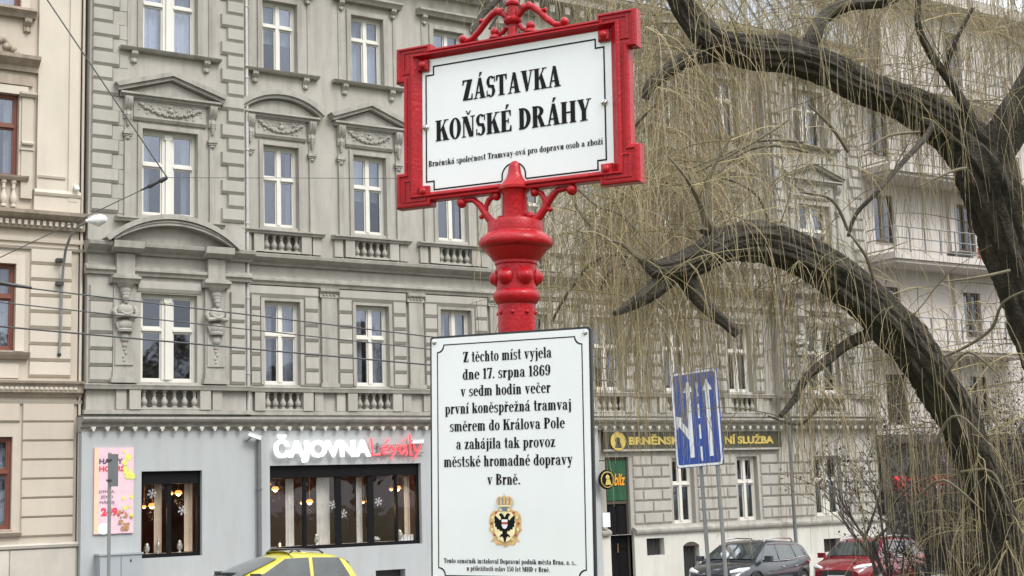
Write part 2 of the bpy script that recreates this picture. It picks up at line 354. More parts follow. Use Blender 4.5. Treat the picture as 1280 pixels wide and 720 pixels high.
# ------------------------------------------------------------------ windows
def window(parent, cx, z0, w, h, y, wood='white_wood', style='cross', tr=0.62, curtain=0, sill='stucco_trim', fr=0.075):
    """frame (part) with panes, curtain as sub-parts; origin at bottom centre of the opening"""
    key = (round(w, 3), round(h, 3), wood, style, tr)
    zt = h*tr
    if style == 'double': cols = [(-w/2+fr, -0.14), (0.14, w/2-fr)]
    elif style == 'cross': cols = [(-w/2+fr, -0.05), (0.05, w/2-fr)]
    else: cols = [(-w/2+fr, w/2-fr)]
    rows = [(fr, zt-0.05), (zt+0.05, h-fr)] if tr else [(fr, h-fr)]
    def frame(mb):
        mb.box(-w/2, -w/2+fr, 0, .09, 0, h); mb.box(w/2-fr, w/2, 0, .09, 0, h)
        mb.box(-w/2+fr, w/2-fr, 0.002, .088, 0, fr); mb.box(-w/2+fr, w/2-fr, 0.002, .088, h-fr, h)
        for a, b in zip(cols[:-1], cols[1:]):
            mb.box(a[1], b[0], -0.018, .085, fr, h-fr)
            if style == 'double': mb.box(a[1]+.08, b[0]-.08, -0.06, -.016, fr, h-fr); mb.box(a[1]+.04, b[0]-.04, -0.07, -.015, h-fr-.12, h-fr-.002)
        if tr:
            for a, b in cols: mb.box(a, b, -0.012, .08, zt-.05, zt+.05); mb.box(a, b, -0.04, -.011, zt-.035, zt+.01)
        for a, b in cols:                     # sash rails round every pane
            for c, d in rows:
                s = .035
                mb.box(a+.002, a+s, .02, .07, c+.002, d-.002); mb.box(b-s, b-.002, .02, .07, c+.002, d-.002)
                mb.box(a+s, b-s, .022, .068, c+.002, c+s); mb.box(a+s, b-s, .022, .068, d-s, d-.002)
    f = put(cached(('wf',)+key, frame, 'window', wood), 'window', parent, (cx, y, z0))
    for a, b in cols:
        for c, d in rows:
            ww, hh = b-a-.07, d-c-.07
            me = cached(('pane', round(ww, 3), round(hh, 3)), lambda mb: mb.box(-ww/2, ww/2, 0, .006, -hh/2, hh/2), 'pane', 'pane_glass')
            put(me, 'pane', f, ((a+b)/2, .045, (c+d)/2), True)
    if curtain:
        def cur(mb):
            spans = {1: [(-w/2+.05, -w*0.12), (w*0.14, w/2-.05)], 2: [(-w/2+.05, w/2-.05)], 3: [(-w/2+.05, w/2-.05)], 4: [(-w/2+.05, -w*0.28), (w*0.30, w/2-.05)]}[curtain]
            zb = h*0.45 if curtain == 3 else .05
            for a, b in spans:
                n = max(4, int((b-a)/.04)); vs = []
                for i in range(n+1):
                    x = a+(b-a)*i/n; yy = .22+.025*math.sin(i*1.7)
                    vs += [(x, yy, zb), (x, yy, h-.05)]
                mb.add(vs, [(2*i, 2*i+2, 2*i+3, 2*i+1) for i in range(n)], True)
        put(cached(('cur', curtain)+key, cur, 'curtain', 'curtain'), 'curtain', f, (0, 0, 0), True)
    if sill:
        put(cached(('sill', round(w, 3), sill), lambda mb: mb.prism([(-.13, 0.0), (-.13, -.03), (0.05, -.035), (0.05, .012)], -w/2-.03, w/2+.03), 'sill', sill), 'sill', f, (0, 0, 0), True)
    return f

# ------------------------------------------------------------------ decorative masonry pieces (front faces -y, origin on the wall plane)
def arc_pts(x0, x1, z0, rise, n=14):
    c = (x1-x0)/2; rad = (c*c+rise*rise)/(2*rise); cz = z0+rise-rad; a = math.asin(min(1, c/rad))
    return [((x0+x1)/2+rad*math.sin(-a+2*a*i/n), cz+rad*math.cos(-a+2*a*i/n)) for i in range(n+1)]
def console_bracket(mb, x, z0, z1, d=0.17, w=0.17):
    h = z1-z0
    prof = [(0.0, z0), (-d*.30, z0+.02), (-d*.45, z0+h*.22), (-d*.38, z0+h*.40), (-d*.72, z0+h*.55), (-d, z0+h*.72), (-d, z1), (0, z1)]
    mb.prism(prof, x-w/2, x+w/2)
    mb.prism([(0, z0+h*.05), (-d*.55, z0+h*.2), (-d*.5, z0+h*.42), (-d*.85, z0+h*.6), (-d*1.12, z0+h*.74), (-d*1.12, z1-.05), (0, z1-.05)], x-w*.18, x+w*.18)
    mb.ball((x, -d*.42, z0+.03), .045, 8, 5)
def pediment(kind, hw=1.12, rise=0.42):
    def fn(mb):
        # bed moulding + raking or curved top, all relative to z=0 at its underside
        mb.prism([(0, 0), (-.10, 0), (-.12, .05), (-.20, .07), (-.20, .12), (0, .13)], -hw+.05, hw-.05)
        mb.box(-hw+.10, hw-.10, -.06, 0, .131, .17)
        if kind == 'tri':
            for sgn in (-1, 1):
                o = [(sgn*(hw), .12), (0, .12+rise), (0, .12+rise+.13), (sgn*(hw+.06), .25)]
                i = [(sgn*(hw+.02), .20), (0, .20+rise), (0, .12+rise+.19), (sgn*(hw+.10), .29)]
                if sgn > 0: o, i = o[::-1], i[::-1]
                mb.ext(o, -.19, 0); mb.ext([(a, b+.006) for a, b in i], -.26, -.001)
            mb.ext([(-hw*.8, .14), (hw*.8, .14), (0, .10+rise)], -.05, 0)
        else:
            a = arc_pts(-hw, hw, .10, rise); b = arc_pts(-hw-.05, hw+.05, .22, rise+.02); c = arc_pts(-hw-.1, hw+.1, .29, rise+.02)
            mb.ext(a+b[::-1], -.19, 0); mb.ext([(x, z-.06) for x, z in b]+c[::-1], -.26, -.001)
            mb.ext([(-hw*.9, .12), (hw*.9, .12)]+arc_pts(-hw*.9, hw*.9, .12, rise*.85)[::-1], -.05, 0)
    return fn
def garland(w):
    def fn(mb):
        mb.box(-w/2, w/2, -.03, 0, 0, .46)
        mb.box(-w/2, w/2, -.06, -.029, 0, .035); mb.box(-w/2, w/2, -.06, -.029, .425, .46)
        rnd = random.Random(3)
        n = 26
        for i in range(n):
            t = i/(n-1)*2-1; z = .12+.22*t*t+.02*math.sin(i*2.2)
            mb.ball((t*w*.42, -.05, z), .038+.018*rnd.random(), 6, 4)
        for sx in (-1, 1):
            for k in range(9):
                a = k*0.7; rr = .015*k*.55+.01
                mb.ball((sx*w*.27+rr*math.cos(a), -.045, .30+rr*math.sin(a)), .024, 6, 4)
        for i in range(46):
            x = rnd.uniform(-w*.44, w*.44); mb.ball((x, -.035, rnd.uniform(.07, .40)), rnd.uniform(.018, .036), 6, 4, (1.3, .6, 1))
        mb.ball((0, -.06, .22), .075, 8, 5); mb.ball((0, -.06, .33), .04, 6, 4)
    return fn
def baluster(h):
    return lambda mb: mb.lathe([(.068, 0), (.068, .09*h), (.036, .11*h), (.055, .16*h), (.080, .28*h), (.078, .38*h), (.042, .56*h), (.034, .66*h), (.052, .71*h), (.036, .76*h), (.048, .88*h), (.070, .91*h), (.070, h)], (0, 0, 0), 10)
def block(w, h, d=.06, bev=.025):
    def fn(mb):
        a, b, t, sd = -h/2, h/2, min(.008, bev), min(.022, bev); bc = bev*1.7
        vs = [(-w/2, 0, a), (w/2, 0, a), (w/2, 0, b), (-w/2, 0, b), (-w/2+sd, -d, a+bc), (w/2-sd, -d, a+bc), (w/2-sd, -d, b-t), (-w/2+sd, -d, b-t), (-w/2+.002, -d*.35, a+.004), (w/2-.002, -d*.35, a+.004)]
        mb.add(vs, [(4, 5, 6, 7), (8, 9, 5, 4), (0, 1, 9, 8), (7, 6, 2, 3), (0, 8, 4), (0, 4, 7, 3), (1, 2, 6, 5), (1, 5, 9)])
    return fn
def pblock(parent, name, x0, x1, zc, h, y, d=.06, m='stucco_block', bev=.025):
    w = round(x1-x0, 2)
    put(cached(('blk', name, w, round(h, 2), d, m), block(w, h, d, bev), name, m), name, parent, ((x0+x1)/2, y, zc))

# ------------------------------------------------------------------ the long grey palace
B = thing('apartment_building', (22.5, 33.0, gz(22.5)), 'long grey stucco palace with pediments over its windows and a tea room at street level', 'building')
MAINX = [14.43+2.56*i for i in range(7)]
RIS = [(9.43, 13.36, 11.41), (31.25, 35.50, 33.22)]
YR = D-0.22
F1, F2, F3 = 2.97, 7.02, 11.12
HW = {F1: 2.13, F2: 2.13, F3: 1.92}
ops_main = [(x-.49, x+.49, f, f+HW[f]) for x in MAINX for f in (F1, F2, F3)] + [(x-.49, x+.49, a, b) for x in MAINX for a, b in ((2.36, 2.78), (6.39, 6.80))]
WD = 1.40
shop_ops = [(13.94, 18.19, -1.14, .94)]
gf_ops = [(24.35, 25.20, gz(24.8), 1.02)] + [(x-.42, x+.42, -.97, .98) for x in (27.23, 29.79)]
mb = MB(); wallgrid(mb, 13.36, 31.25, 1.9, 14.6, D, ops_main, .34); build(mb, 'wall', 'stucco', B)
for a, b, c in RIS:
    mb = MB(); wallgrid(mb, a, b, 1.9, 14.6, YR, [(c-WD/2, c+WD/2, f, f+HW[f]) for f in (F1, F2, F3)]+[(c-WD/2, c+WD/2, 2.36, 2.78)], .36)
    mb.add([(a, YR, 1.9), (a, D+14, 1.9), (a, D+14, 14.6), (a, YR, 14.6)], [(0, 3, 2, 1)]); mb.add([(b, YR, 1.9), (b, D+.1, 1.9), (b, D+.1, 14.6), (b, YR, 14.6)], [(0, 1, 2, 3)])
    build(mb, 'wall', 'stucco', B)
GS = D-0.30     # ground floor front plane
mb = MB(); wallgrid(mb, 9.32, 24.0, -3.2, 1.8, GS, [(10.72, 12.20, -1.15, .86)]+shop_ops+[(16.81, 17.67, -2.25, -1.76)], .30)
mb.add([(9.32, GS, -3.2), (9.32, GS+.6, -3.2), (9.32, GS+.6, 1.8), (9.32, GS, 1.8)], [(0, 3, 2, 1)])
build(mb, 'shopfront_wall', 'shop_paint', B)
mb = MB(); wallgrid(mb, 24.0, 35.5, -1.08, 1.8, D-.10, gf_ops+[(33.22-.6, 33.22+.6, -.95, .95)], .35)
build(mb, 'ground_floor_wall', 'stucco', B)
mb = MB(); wallgrid(mb, 24.0, 35.55, -3.4, -1.2, D-.22, [(24.35, 25.20, -3.4, -1.2), (25.64, 26.29, -1.83, -1.34), (26.99, 27.60, -2.6, -1.62), (32.72, 33.45, -2.08, -1.66)], .3)
build(mb, 'plinth', 'white_plinth', B)
mb = MB(); mb.prism([(D-.1, -1.2), (D-.30, -1.2), (D-.33, -1.14), (D-.33, -1.08), (D-.2, -1.02), (D-.1, -1.0)], 25.22, 35.6)
mb.prism([(D-.1, -1.2), (D-.30, -1.2), (D-.33, -1.14), (D-.33, -1.08), (D-.2, -1.02), (D-.1, -1.0)], 24.0, 24.33); build(mb, 'plinth_moulding', 'stucco_trim', B)
# dark rooms behind the panes
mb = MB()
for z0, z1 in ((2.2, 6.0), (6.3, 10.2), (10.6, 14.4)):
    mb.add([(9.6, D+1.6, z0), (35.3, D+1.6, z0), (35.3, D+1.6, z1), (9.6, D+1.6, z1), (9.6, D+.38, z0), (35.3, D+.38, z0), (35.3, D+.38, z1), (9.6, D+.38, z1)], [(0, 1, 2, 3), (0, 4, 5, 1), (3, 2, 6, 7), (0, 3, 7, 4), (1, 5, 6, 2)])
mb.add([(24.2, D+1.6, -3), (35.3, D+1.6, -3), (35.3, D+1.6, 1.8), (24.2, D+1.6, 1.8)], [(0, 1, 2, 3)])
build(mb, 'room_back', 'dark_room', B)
# windows
rnd = random.Random(11)
for f in (F1, F2, F3):
    for i, x in enumerate(MAINX):
        if f == F3: cu = 2 if i in (1, 2, 4) else (3 if i == 0 else 1)
        elif f == F2: cu = 3 if i == 1 else rnd.choice([4, 4, 1, 4])
        else: cu = rnd.choice([0, 4, 0, 1])
        window(B, x, f, .98, HW[f], D+.16, tr=.66 if f == F3 else .60, curtain=cu)
    for k, (a, b, c) in enumerate(RIS):
        window(B, c, f, WD, HW[f], YR+.18, style='double', tr=.66 if f == F3 else .60, curtain={F1: 0, F2: 4, F3: 1}[f])
mb = MB(); mb.box(13.4, 31.2, D+.20, D+.24, 2.3, 2.85); mb.box(13.4, 31.2, D+.20, D+.24, 6.33, 6.88)
for a, b, c in RIS: mb.box(c-.8, c+.8, YR+.20, YR+.24, 2.3, 2.85)
build(mb, 'balustrade_back', 'stucco_trim', B, kind='stuff')
# ---- continuous mouldings
def run(prof, spans, name, m='stucco_trim'):
    mb = MB()
    for x0, x1, y in spans: mb.prism([(y+a, b) for a, b in prof], x0, x1)
    return build(mb, name, m, B)
SP = [(13.36+.14, 31.25-.14, D), (9.36, 13.50, YR), (31.11, 35.60, YR)]
SPg = [(9.28, 35.62, D-.06)]
run([(0.1, 1.80), (-.22, 1.80), (-.22, 1.86), (-.30, 1.90), (-.30, 1.97), (-.46, 2.02), (-.50, 2.07), (-.50, 2.11), (-.36, 2.13), (0.1, 2.14)], SPg, 'string_cornice')
run([(0.1, 2.145), (-.40, 2.135), (-.10, 2.17), (.1, 2.2)], SPg, 'cornice_flashing', 'moss_ledge')
mb = MB(); x = 9.55
while x < 35.4: mb.ball((x, D-.42, 1.81), .036, 8, 5); mb.box(x-.05, x+.05, D-.44, D-.27, 1.842, 1.90); x += .325
build(mb, 'bead_row', 'white_plinth', B, kind='stuff')
run([(0.05, 2.20), (-.10, 2.20), (-.10, 2.30), (0.05, 2.31)], SP, 'base_course')
run([(0.02, 2.78), (-.15, 2.78), (-.17, 2.84), (-.19, 2.88), (-.10, 2.905), (0.02, 2.91)], SP, 'ledge_moulding')
run([(0.05, 5.50), (-.08, 5.50), (-.10, 5.56), (-.16, 5.60), (-.16, 5.66), (-.06, 5.70), (-.06, 5.74), (0.05, 5.74)], SP, 'architrave')
run([(0.05, 6.00), (-.10, 6.00), (-.14, 6.05), (-.26, 6.10), (-.36, 6.16), (-.38, 6.24), (-.28, 6.27), (0.05, 6.28)], SP, 'middle_cornice')
run([(0.05, 6.285), (-.27, 6.275), (0.02, 6.33), (.05, 6.33)], SP, 'cornice_flashing', 'moss_ledge')
run([(0.05, 13.95), (-.15, 13.95), (-.15, 14.15), (-.35, 14.25), (-.60, 14.32), (-.62, 14.48), (-.72, 14.58), (-.74, 14.66), (0.05, 14.70)], SP, 'roof_cornice')
mb = MB(); x = 9.6
while x < 35.4:
    yy = YR if (x < 13.4 or x > 31.2) else D
    console_bracket(mb, 0, 0, .001, 0.001, 0.001) if False else mb.box(x-.08, x+.08, yy-.5, yy, 14.0, 14.22); x += .53
build(mb, 'modillion_row', 'stucco_trim', B, kind='stuff')
# roof: standing seam metal, hipped at its right end
mb = MB(); z0, z1 = 14.70, 17.6
mb.add([(9.3, D-.75, z0), (35.4, D-.75, z0), (33.6, D+1.0, z1), (9.3, D+1.0, z1), (33.6, D+12, z1), (9.3, D+12, z1), (35.4, D+13.7, z0), (9.3, D+13.7, z0)], [(0, 1, 2, 3), (3, 2, 4, 5), (1, 6, 4, 2), (0, 3, 5, 7)])
build(mb, 'roof', 'roof_metal', B)
me = None
for i in range(44):
    x = 9.6+.56*i
    if me is None:
        q = MB(); q.add([(-.02, -.75, z0), (.02, -.75, z0), (.02, 1.0, z1), (-.02, 1.0, z1), (-.02, -.80, z0+.03), (.02, -.80, z0+.03), (.02, .95, z1+.03), (-.02, .95, z1+.03)], [(0, 4, 7, 3), (1, 2, 6, 5), (4, 5, 6, 7)]); me = q.mesh('roof_seam', 'steel')
    put(me, 'roof_seam', B, (x, D, 0))
# ---- third-floor hoods and sills, second-floor surrounds
def f3_surround(hw):
    def fn(mb):
        for sx in (-1, 1):
            a, b = sorted((sx*hw, sx*(hw+.13))); mb.box(a, b, -.05, 0, 0, HW[F3]+.13, 0)
            a, b = sorted((sx*(hw+.30), sx*(hw+.38))); mb.box(a, b, -.03, 0, .0, 2.1, 0)
            console_bracket(mb, sx*(hw+.22), -.36, -.07, .14, .15)
            console_bracket(mb, sx*(hw+.30), 1.98, 2.24, .16, .14)
        mb.box(-hw, hw, -.048, 0, HW[F3], HW[F3]+.12)
        mb.prism([(0, -.07), (-.14, -.07), (-.20, -.02), (-.21, .0), (0, .02)], -hw-.58, hw+.58)
        mb.prism([(0, 2.24), (-.16, 2.24), (-.20, 2.31), (-.27, 2.35), (-.27, 2.40), (0, 2.43)], -hw-.52, hw+.52)
    return fn
def f2_surround(hw):
    def fn(mb):
        H = HW[F2]
        for sx in (-1, 1):
            a, b = sorted((sx*hw, sx*(hw+.11))); mb.box(a, b, -.05, 0, -.10, H+.12)
            a, b = sorted((sx*(hw+.30), sx*(hw+.44))); mb.box(a, b, -.07, 0, -.10, 1.88)
            a, b = sorted((sx*(hw+.27), sx*(hw+.47))); mb.box(a, b, -.10, 0, 1.882, 1.93); mb.box(a-.02, b+.02, -.13, 0, 1.932, 2.0)
            mb.lathe([(.05, 0), (.05, .01), (.07, .03), (.05, .06)], ((a+b)/2, -.06, 1.80), 8)
            a, b = sorted((sx*(hw+.30), sx*(hw+.44))); mb.box(a, b, -.05, 0, 2.002, 2.30)
            console_bracket(mb, sx*(hw+.37), 2.30, 2.85, .20, .19)
            for k in range(6): mb.ball((sx*(hw+.37), -.09, 2.16+.05*k), .035+.008*k, 6, 4)
        mb.box(-hw, hw, -.048, 0, H, H+.11); mb.prism([(0, H+.18), (-.05, H+.18), (-.10, H+.25), (0, H+.26)], -hw-.22, hw+.22)
    return fn
def balus_base(hw, z0, z1):
    def fn(mb):
        h = z1-z0
        for sx in (-1, 1):
            a, b = sorted((sx*(hw+.03), sx*(hw+.30))); mb.box(a, b, -.13, 0, 0, h)
            a, b = sorted((sx*(hw+.36), sx*(hw+.60))); mb.box(a, b, -.08, 0, 0, h)
        mb.box(-hw-.03, hw+.03, -.10, .19, 0, .05)
    return fn
def dress(x, y, hw, kind):
    put(cached(('f3s', hw), f3_surround(hw), 'window_surround', 'stucco_trim'), 'window_surround', B, (x, y, F3))
    put(cached(('f2s', hw), f2_surround(hw), 'window_surround', 'stucco_trim'), 'window_surround', B, (x, y, F2))
    ph = hw+.62
    put(cached(('ped', kind, hw), pediment(kind, ph), 'pediment', 'stucco_trim'), 'pediment', B, (x, y, F2+2.85))
    put(cached(('gar', hw), garland(2*hw+.42), 'garland_relief', 'stucco_trim'), 'garland_relief', B, (x, y, F2+2.39))
    for z0, z1, nm in (((2.31, 2.78, 'a'), (6.34, 6.80, 'b')) if hw < .6 else ((2.31, 2.78, 'a'),)):
        put(cached(('bb', hw, nm), balus_base(hw, z0, z1), 'balustrade_pedestal', 'stucco'), 'balustrade_pedestal', B, (x, y, z0))
        n = 6 if hw > .6 else 5
        for k in range(n):
            put(cached(('bal', nm), baluster(z1-z0-.055), 'baluster', 'stucco_trim'), 'baluster', B, (x-hw+.08+(2*hw-.16)*k/(n-1), y-.01, z0+.052))
    def ledge(mb): mb.prism([(0, 6.80), (-.16, 6.80), (-.18, 6.84), (-.23, 6.87), (-.23, 6.90), (0, 6.93)], -hw-.66, hw+.66)
    put(cached(('led', hw), ledge, 'ledge', 'stucco_trim'), 'ledge', B, (x, y, 0))
for i, x in enumerate(MAINX): dress(x, D, .49, 'arc' if i % 2 == 0 else 'tri')
for a, b, c in RIS: dress(c, YR, .70, 'tri')
# ---- first floor: pillow rustication, pilasters, lintels
PX = [(MAINX[i]+MAINX[i+1])/2 for i in range(6)] + [13.36+.14]
for p in PX[:-1]:
    def pil(mb):
        mb.box(-.21, .21, -.10, 0, 2.91, 5.24); mb.box(-.25, .25, -.14, 0, 2.912, 3.02)
        mb.prism([(0, 5.24), (-.12, 5.24), (-.12, 5.27), (-.10, 5.28), (-.10, 5.34), (-.17, 5.40), (-.18, 5.48), (0, 5.49)], -.26, .26)
        for k in range(4): mb.ball((-.15+.10*k, -.11, 5.31), .035, 6, 4)
    put(cached('pil1', pil, 'pilaster', 'stucco_trim'), 'pilaster', B, (p, D, 0))
rows1 = [3.12+.385*k for k in range(6)]
for i, x in enumerate(MAINX):
    for sx in (-1, 1):
        a, b = sorted((x+sx*.60, x+sx*1.00))
        if i == 0 and sx < 0: a = 13.56
        for z in rows1:
            pblock(B, 'rustication_block', a, b, z, .37, D, .075, bev=.045)
    pblock(B, 'lintel_block', x-1.0, x+1.0, 5.32, .30, D, .10, bev=.06)
    def fr1(mb):
        for sx in (-1, 1):
            a, b = sorted((sx*.49, sx*.585)); mb.box(a, b, -.05, 0, 0, 2.20)
        mb.box(-.49, .49, -.048, 0, 2.13, 2.199)
    put(cached('fr1', fr1, 'window_surround', 'stucco_trim'), 'window_surround', B, (x, D, F1))
def herm(mb):
    mb.box(-.26, .26, -.10, 0, 0, 2.36); mb.box(-.32, .32, -.18, 0, 0.001, .12); mb.box(-.28, .28, -.14, 0, .121, .30)
    mb.box(-.22, .22, -.13, -.099, .42, 1.2)
    mb.prism([(0, 2.36), (-.20, 2.36), (-.24, 2.43), (-.30, 2.46), (-.30, 2.52), (0, 2.53)], -.34, .34)
    mb.lathe([(.10, 2.12), (.13, 2.18), (.12, 2.24), (.18, 2.30), (.22, 2.36)], (0, -.16, 0), 12)
    mb.ball((0, -.20, 2.02), .088, 10, 8, (1, 1, 1.25)); mb.ball((0, -.285, 2.0), .02, 6, 4); mb.ball((0, -.24, 1.92), .055, 8, 5, (1, 1, 1.3))
    mb.ball((0, -.19, 2.10), .10, 8, 5, (1.1, 1, .6))
    mb.lathe([(.05, 1.88), (.075, 1.84)], (0, -.17, 0), 8)
    mb.ball((0, -.16, 1.70), .17, 12, 8, (1.25, .8, 1.05))
    for sx in (-1, 1):
        mb.tube([(sx*.20, -.16, 1.80), (sx*.27, -.19, 1.68), (sx*.22, -.27, 1.56), (-sx*.04, -.31, 1.60), (-sx*.14, -.29, 1.66)], [.06, .062, .055, .045, .035], 8)
        mb.tube([(sx*.05, -.16, 1.24), (sx*.17, -.17, 1.30), (sx*.20, -.18, 1.40), (sx*.12, -.20, 1.44)], [.03, .045, .04, .02], 6)
    mb.ball((0, -.15, 1.36), .17, 12, 6, (1.15, .8, .85)); mb.lathe([(.19, 1.20), (.20, 1.25), (.17, 1.28)], (0, -.11, 0), 12)
    mb.ball((0, -.14, 1.06), .11, 10, 6, (1, .8, 1.1)); mb.ball((0, -.13, .90), .07, 8, 5, (1, .8, 1.2))
    for k in range(5): mb.ball((.03*math.sin(k*2), -.13, .80-.09*k), .048-.005*k, 7, 5, (1, .7, 1.3))
for a, b, c in RIS:
    for sx in (-1, 1):
        put(cached('herm', herm, 'herm_pilaster', 'stucco_trim'), 'herm_pilaster', B, (c+sx*1.13, YR, 2.93))
        e0, e1 = (a+.04, a+.60) if sx < 0 else (b-.42, b-.03)
        for z in rows1: pblock(B, 'quoin_block', e0, e1, z, .37, YR, .08, bev=.042)
        def imp(mb):
            mb.box(-.22, .22, -.20, 0, 5.50, 6.0)
            mb.prism([(0, 6.0), (-.3, 6.02), (-.46, 6.10), (-.48, 6.26), (0, 6.28)], -.36, .36)
            mb.box(-.30, .30, -.24, 0, 5.46, 5.499)
        put(cached('imp', imp, 'impost_block', 'stucco_trim'), 'impost_block', B, (c+sx*1.13, YR, 0))
    pblock(B, 'lintel_block', c-.80, c+.80, 5.26, .26, YR, .07, bev=.05)
    def arch(mb):
        o1 = arc_pts(-1.60, 1.60, 6.30, .62, 20); i1 = arc_pts(-1.42, 1.42, 6.30, .42, 20); o2 = arc_pts(-1.68, 1.68, 6.32, .66, 20)
        mb.ext(i1+o1[::-1], -.40, 0); mb.ext([(x, z-.06) for x, z in o1]+o2[::-1], -.48, -.001)
        m1 = arc_pts(-1.47, 1.47, 6.30, .47, 20); mb.ext([(x, z+.02) for x, z in m1]+[(x, z-.09) for x, z in o1][::-1], -.43, -.002)
        mb.ext([(-1.42, 6.285), (1.42, 6.285)]+i1[::-1], -.12, 0)
    put(cached('arch', arch, 'segmental_pediment', 'stucco_trim'), 'segmental_pediment', B, (c, YR, 0))
    # two upper storeys: long and short quoins, with flat facing stones beside them
    k = 0; z = 6.98+.18
    while z < 13.9:
        l = .66 if k % 2 == 0 else .50
        pblock(B, 'quoin_block', a+.04, a+.04+l, z, .35, YR, .085, bev=.042)
        pblock(B, 'quoin_block', b-.03-l+.05, b-.03, z, .35, YR, .085, bev=.042)
        pblock(B, 'facing_stone', a+.05+l, a+.05+l+(.28 if k % 2 else .22), z, .352, YR, .014, 'stucco_block', .008)
        z += .36; k += 1
# ---- right ground floor: coursed stone, door, sign board
for x0, x1 in ((25.32, 26.72), (27.74, 29.28), (30.30, 32.52), (33.94, 35.44)):
    k = 0
    for z in [-.78+.335*j for j in range(6)]:
        n = max(1, round((x1-x0)/.75)); off = 0 if k % 2 else .5
        xs = [x0]+[x0+(x1-x0)*(j+off)/n for j in range(n+1) if x0+.2 < x0+(x1-x0)*(j+off)/n < x1-.2]+[x1]
        for p, q in zip(xs[:-1], xs[1:]): pblock(B, 'stone_block', p+.012, q-.012, z, .30, D-.10, .05, bev=.03)
        k += 1
for x in (27.23, 29.79): window(B, x, -.97, .84, 1.95, D+.08, tr=.60)
window(B, 33.22, -.95, 1.20, 1.90, D+.08, style='double', tr=.60)
mb = MB()
for x0, x1, z0, z1 in ((25.64, 26.29, -1.83, -1.34), (26.99, 27.60, -2.6, -1.62), (32.72, 33.45, -2.08, -1.66)):
    mb.box(x0, x1, D+.0, D+.02, z0, z1)
    for k in range(1, 4): mb.box(x0+(x1-x0)*k/4-.012, x0+(x1-x0)*k/4+.012, D-.12, D-.10, z0, z1)
mb.box(16.81, 17.67, D-.02, D, -2.25, -1.76)
build(mb, 'basement_grille', 'black_metal', B, kind='stuff')
mb = MB(); mb.ext(arc_pts(26.99, 27.60, -1.62, .12)+[(27.62, -1.62), (26.97, -1.62)][:0], D-.235, D-.20); build(mb, 'arched_hatch_head', 'dark_wood', B)
dr = MB(); g0 = gz(24.8)
dr.box(24.35, 24.42, D-.0, D+.1, g0, 1.02); dr.box(25.13, 25.20, D-.0, D+.1, g0, 1.02); dr.box(24.42, 25.13, D+.002, D+.098, .94, 1.02); dr.box(24.42, 25.13, D-.02, D+.09, -.32, -.24)
door = build(dr, 'door', 'dark_wood', B)
mb = MB(); mb.box(24.42, 24.76, D+.03, D+.07, g0+.02, -.33); mb.box(24.79, 25.13, D+.03, D+.07, g0+.02, -.33)
for x0, x1 in ((24.48, 24.70), (24.85, 25.07)):
    mb.box(x0, x1, D+.01, D+.031, g0+.2, g0+1.0, .015); mb.box(x0, x1, D+.012, D+.032, g0+1.1, -.40, .015)
build(mb, 'door_leaf', 'anthracite', door)
mb = MB(); mb.tube([(24.74, D-.03, g0+1.0), (24.74, D-.03, g0+1.25)], .015, 6); mb.box(24.72, 24.76, D-.02, D+.03, g0+1.0, g0+1.02); build(mb, 'handle', 'brass', door)
mb = MB(); n = 12; vs = []
for i in range(n+1):
    x = 24.43+.69*i/n; vs += [(x, D-.03+.02*math.sin(i*2.4), -.22), (x, D-.03+.02*math.sin(i*2.4), .93)]
mb.add(vs, [(2*i, 2*i+2, 2*i+3, 2*i+1) for i in range(n)], True)
ban = tag(build(mb, 'green_banner', 'green_banner'), 'green fabric banner with orange script hung over the dark door', 'banner')
put_text('Oblíz', 24.47, 25.08, .22, D-.065, .34, 'lettering', 'orange_paint', ban, shear=.25, offset=.008)
mb = MB(); mb.box(24.25, 31.15, D-.24, D-.10, 1.24, 1.74)
fas = tag(build(mb, 'fascia_sign', 'fascia_brown'), 'dark fascia board with gold capital lettering above the ground floor windows', 'sign')
mb = MB(); mb.box(24.22, 31.18, D-.27, D-.10, 1.741, 1.80); mb.box(24.22, 31.18, D-.26, D-.10, 1.18, 1.239); build(mb, 'trim', 'stucco_trim', fas)
put_text('BRNĚNSKÁ', 25.14, 27.30, 1.375, D-.245, .22, 'lettering', 'gold_paint', fas, offset=.012, extrude=.012)
put_text('NÍ SLUŽBA', 28.80, 30.80, 1.375, D-.245, .22, 'lettering', 'gold_paint', fas, offset=.012, extrude=.012)
mb = MB(); mb.lathe([(.27, 0), (.27, .03)], (24.72, D-.29, 1.47), 24, axis='y')
rd = tag(build(mb, 'round_emblem', 'gold_paint'), 'round yellow emblem with dark figure at the left end of the gold lettered fascia', 'sign')
mb = MB(); mb.lathe([(.09, 0), (.09, .008)], (24.70, D-.298, 1.50), 16, axis='y'); mb.ext([(24.60, 1.28), (24.84, 1.28), (24.79, 1.44), (24.64, 1.44)], D-.298, D-.29); build(mb, 'emblem_figure', 'fascia_brown', rd)
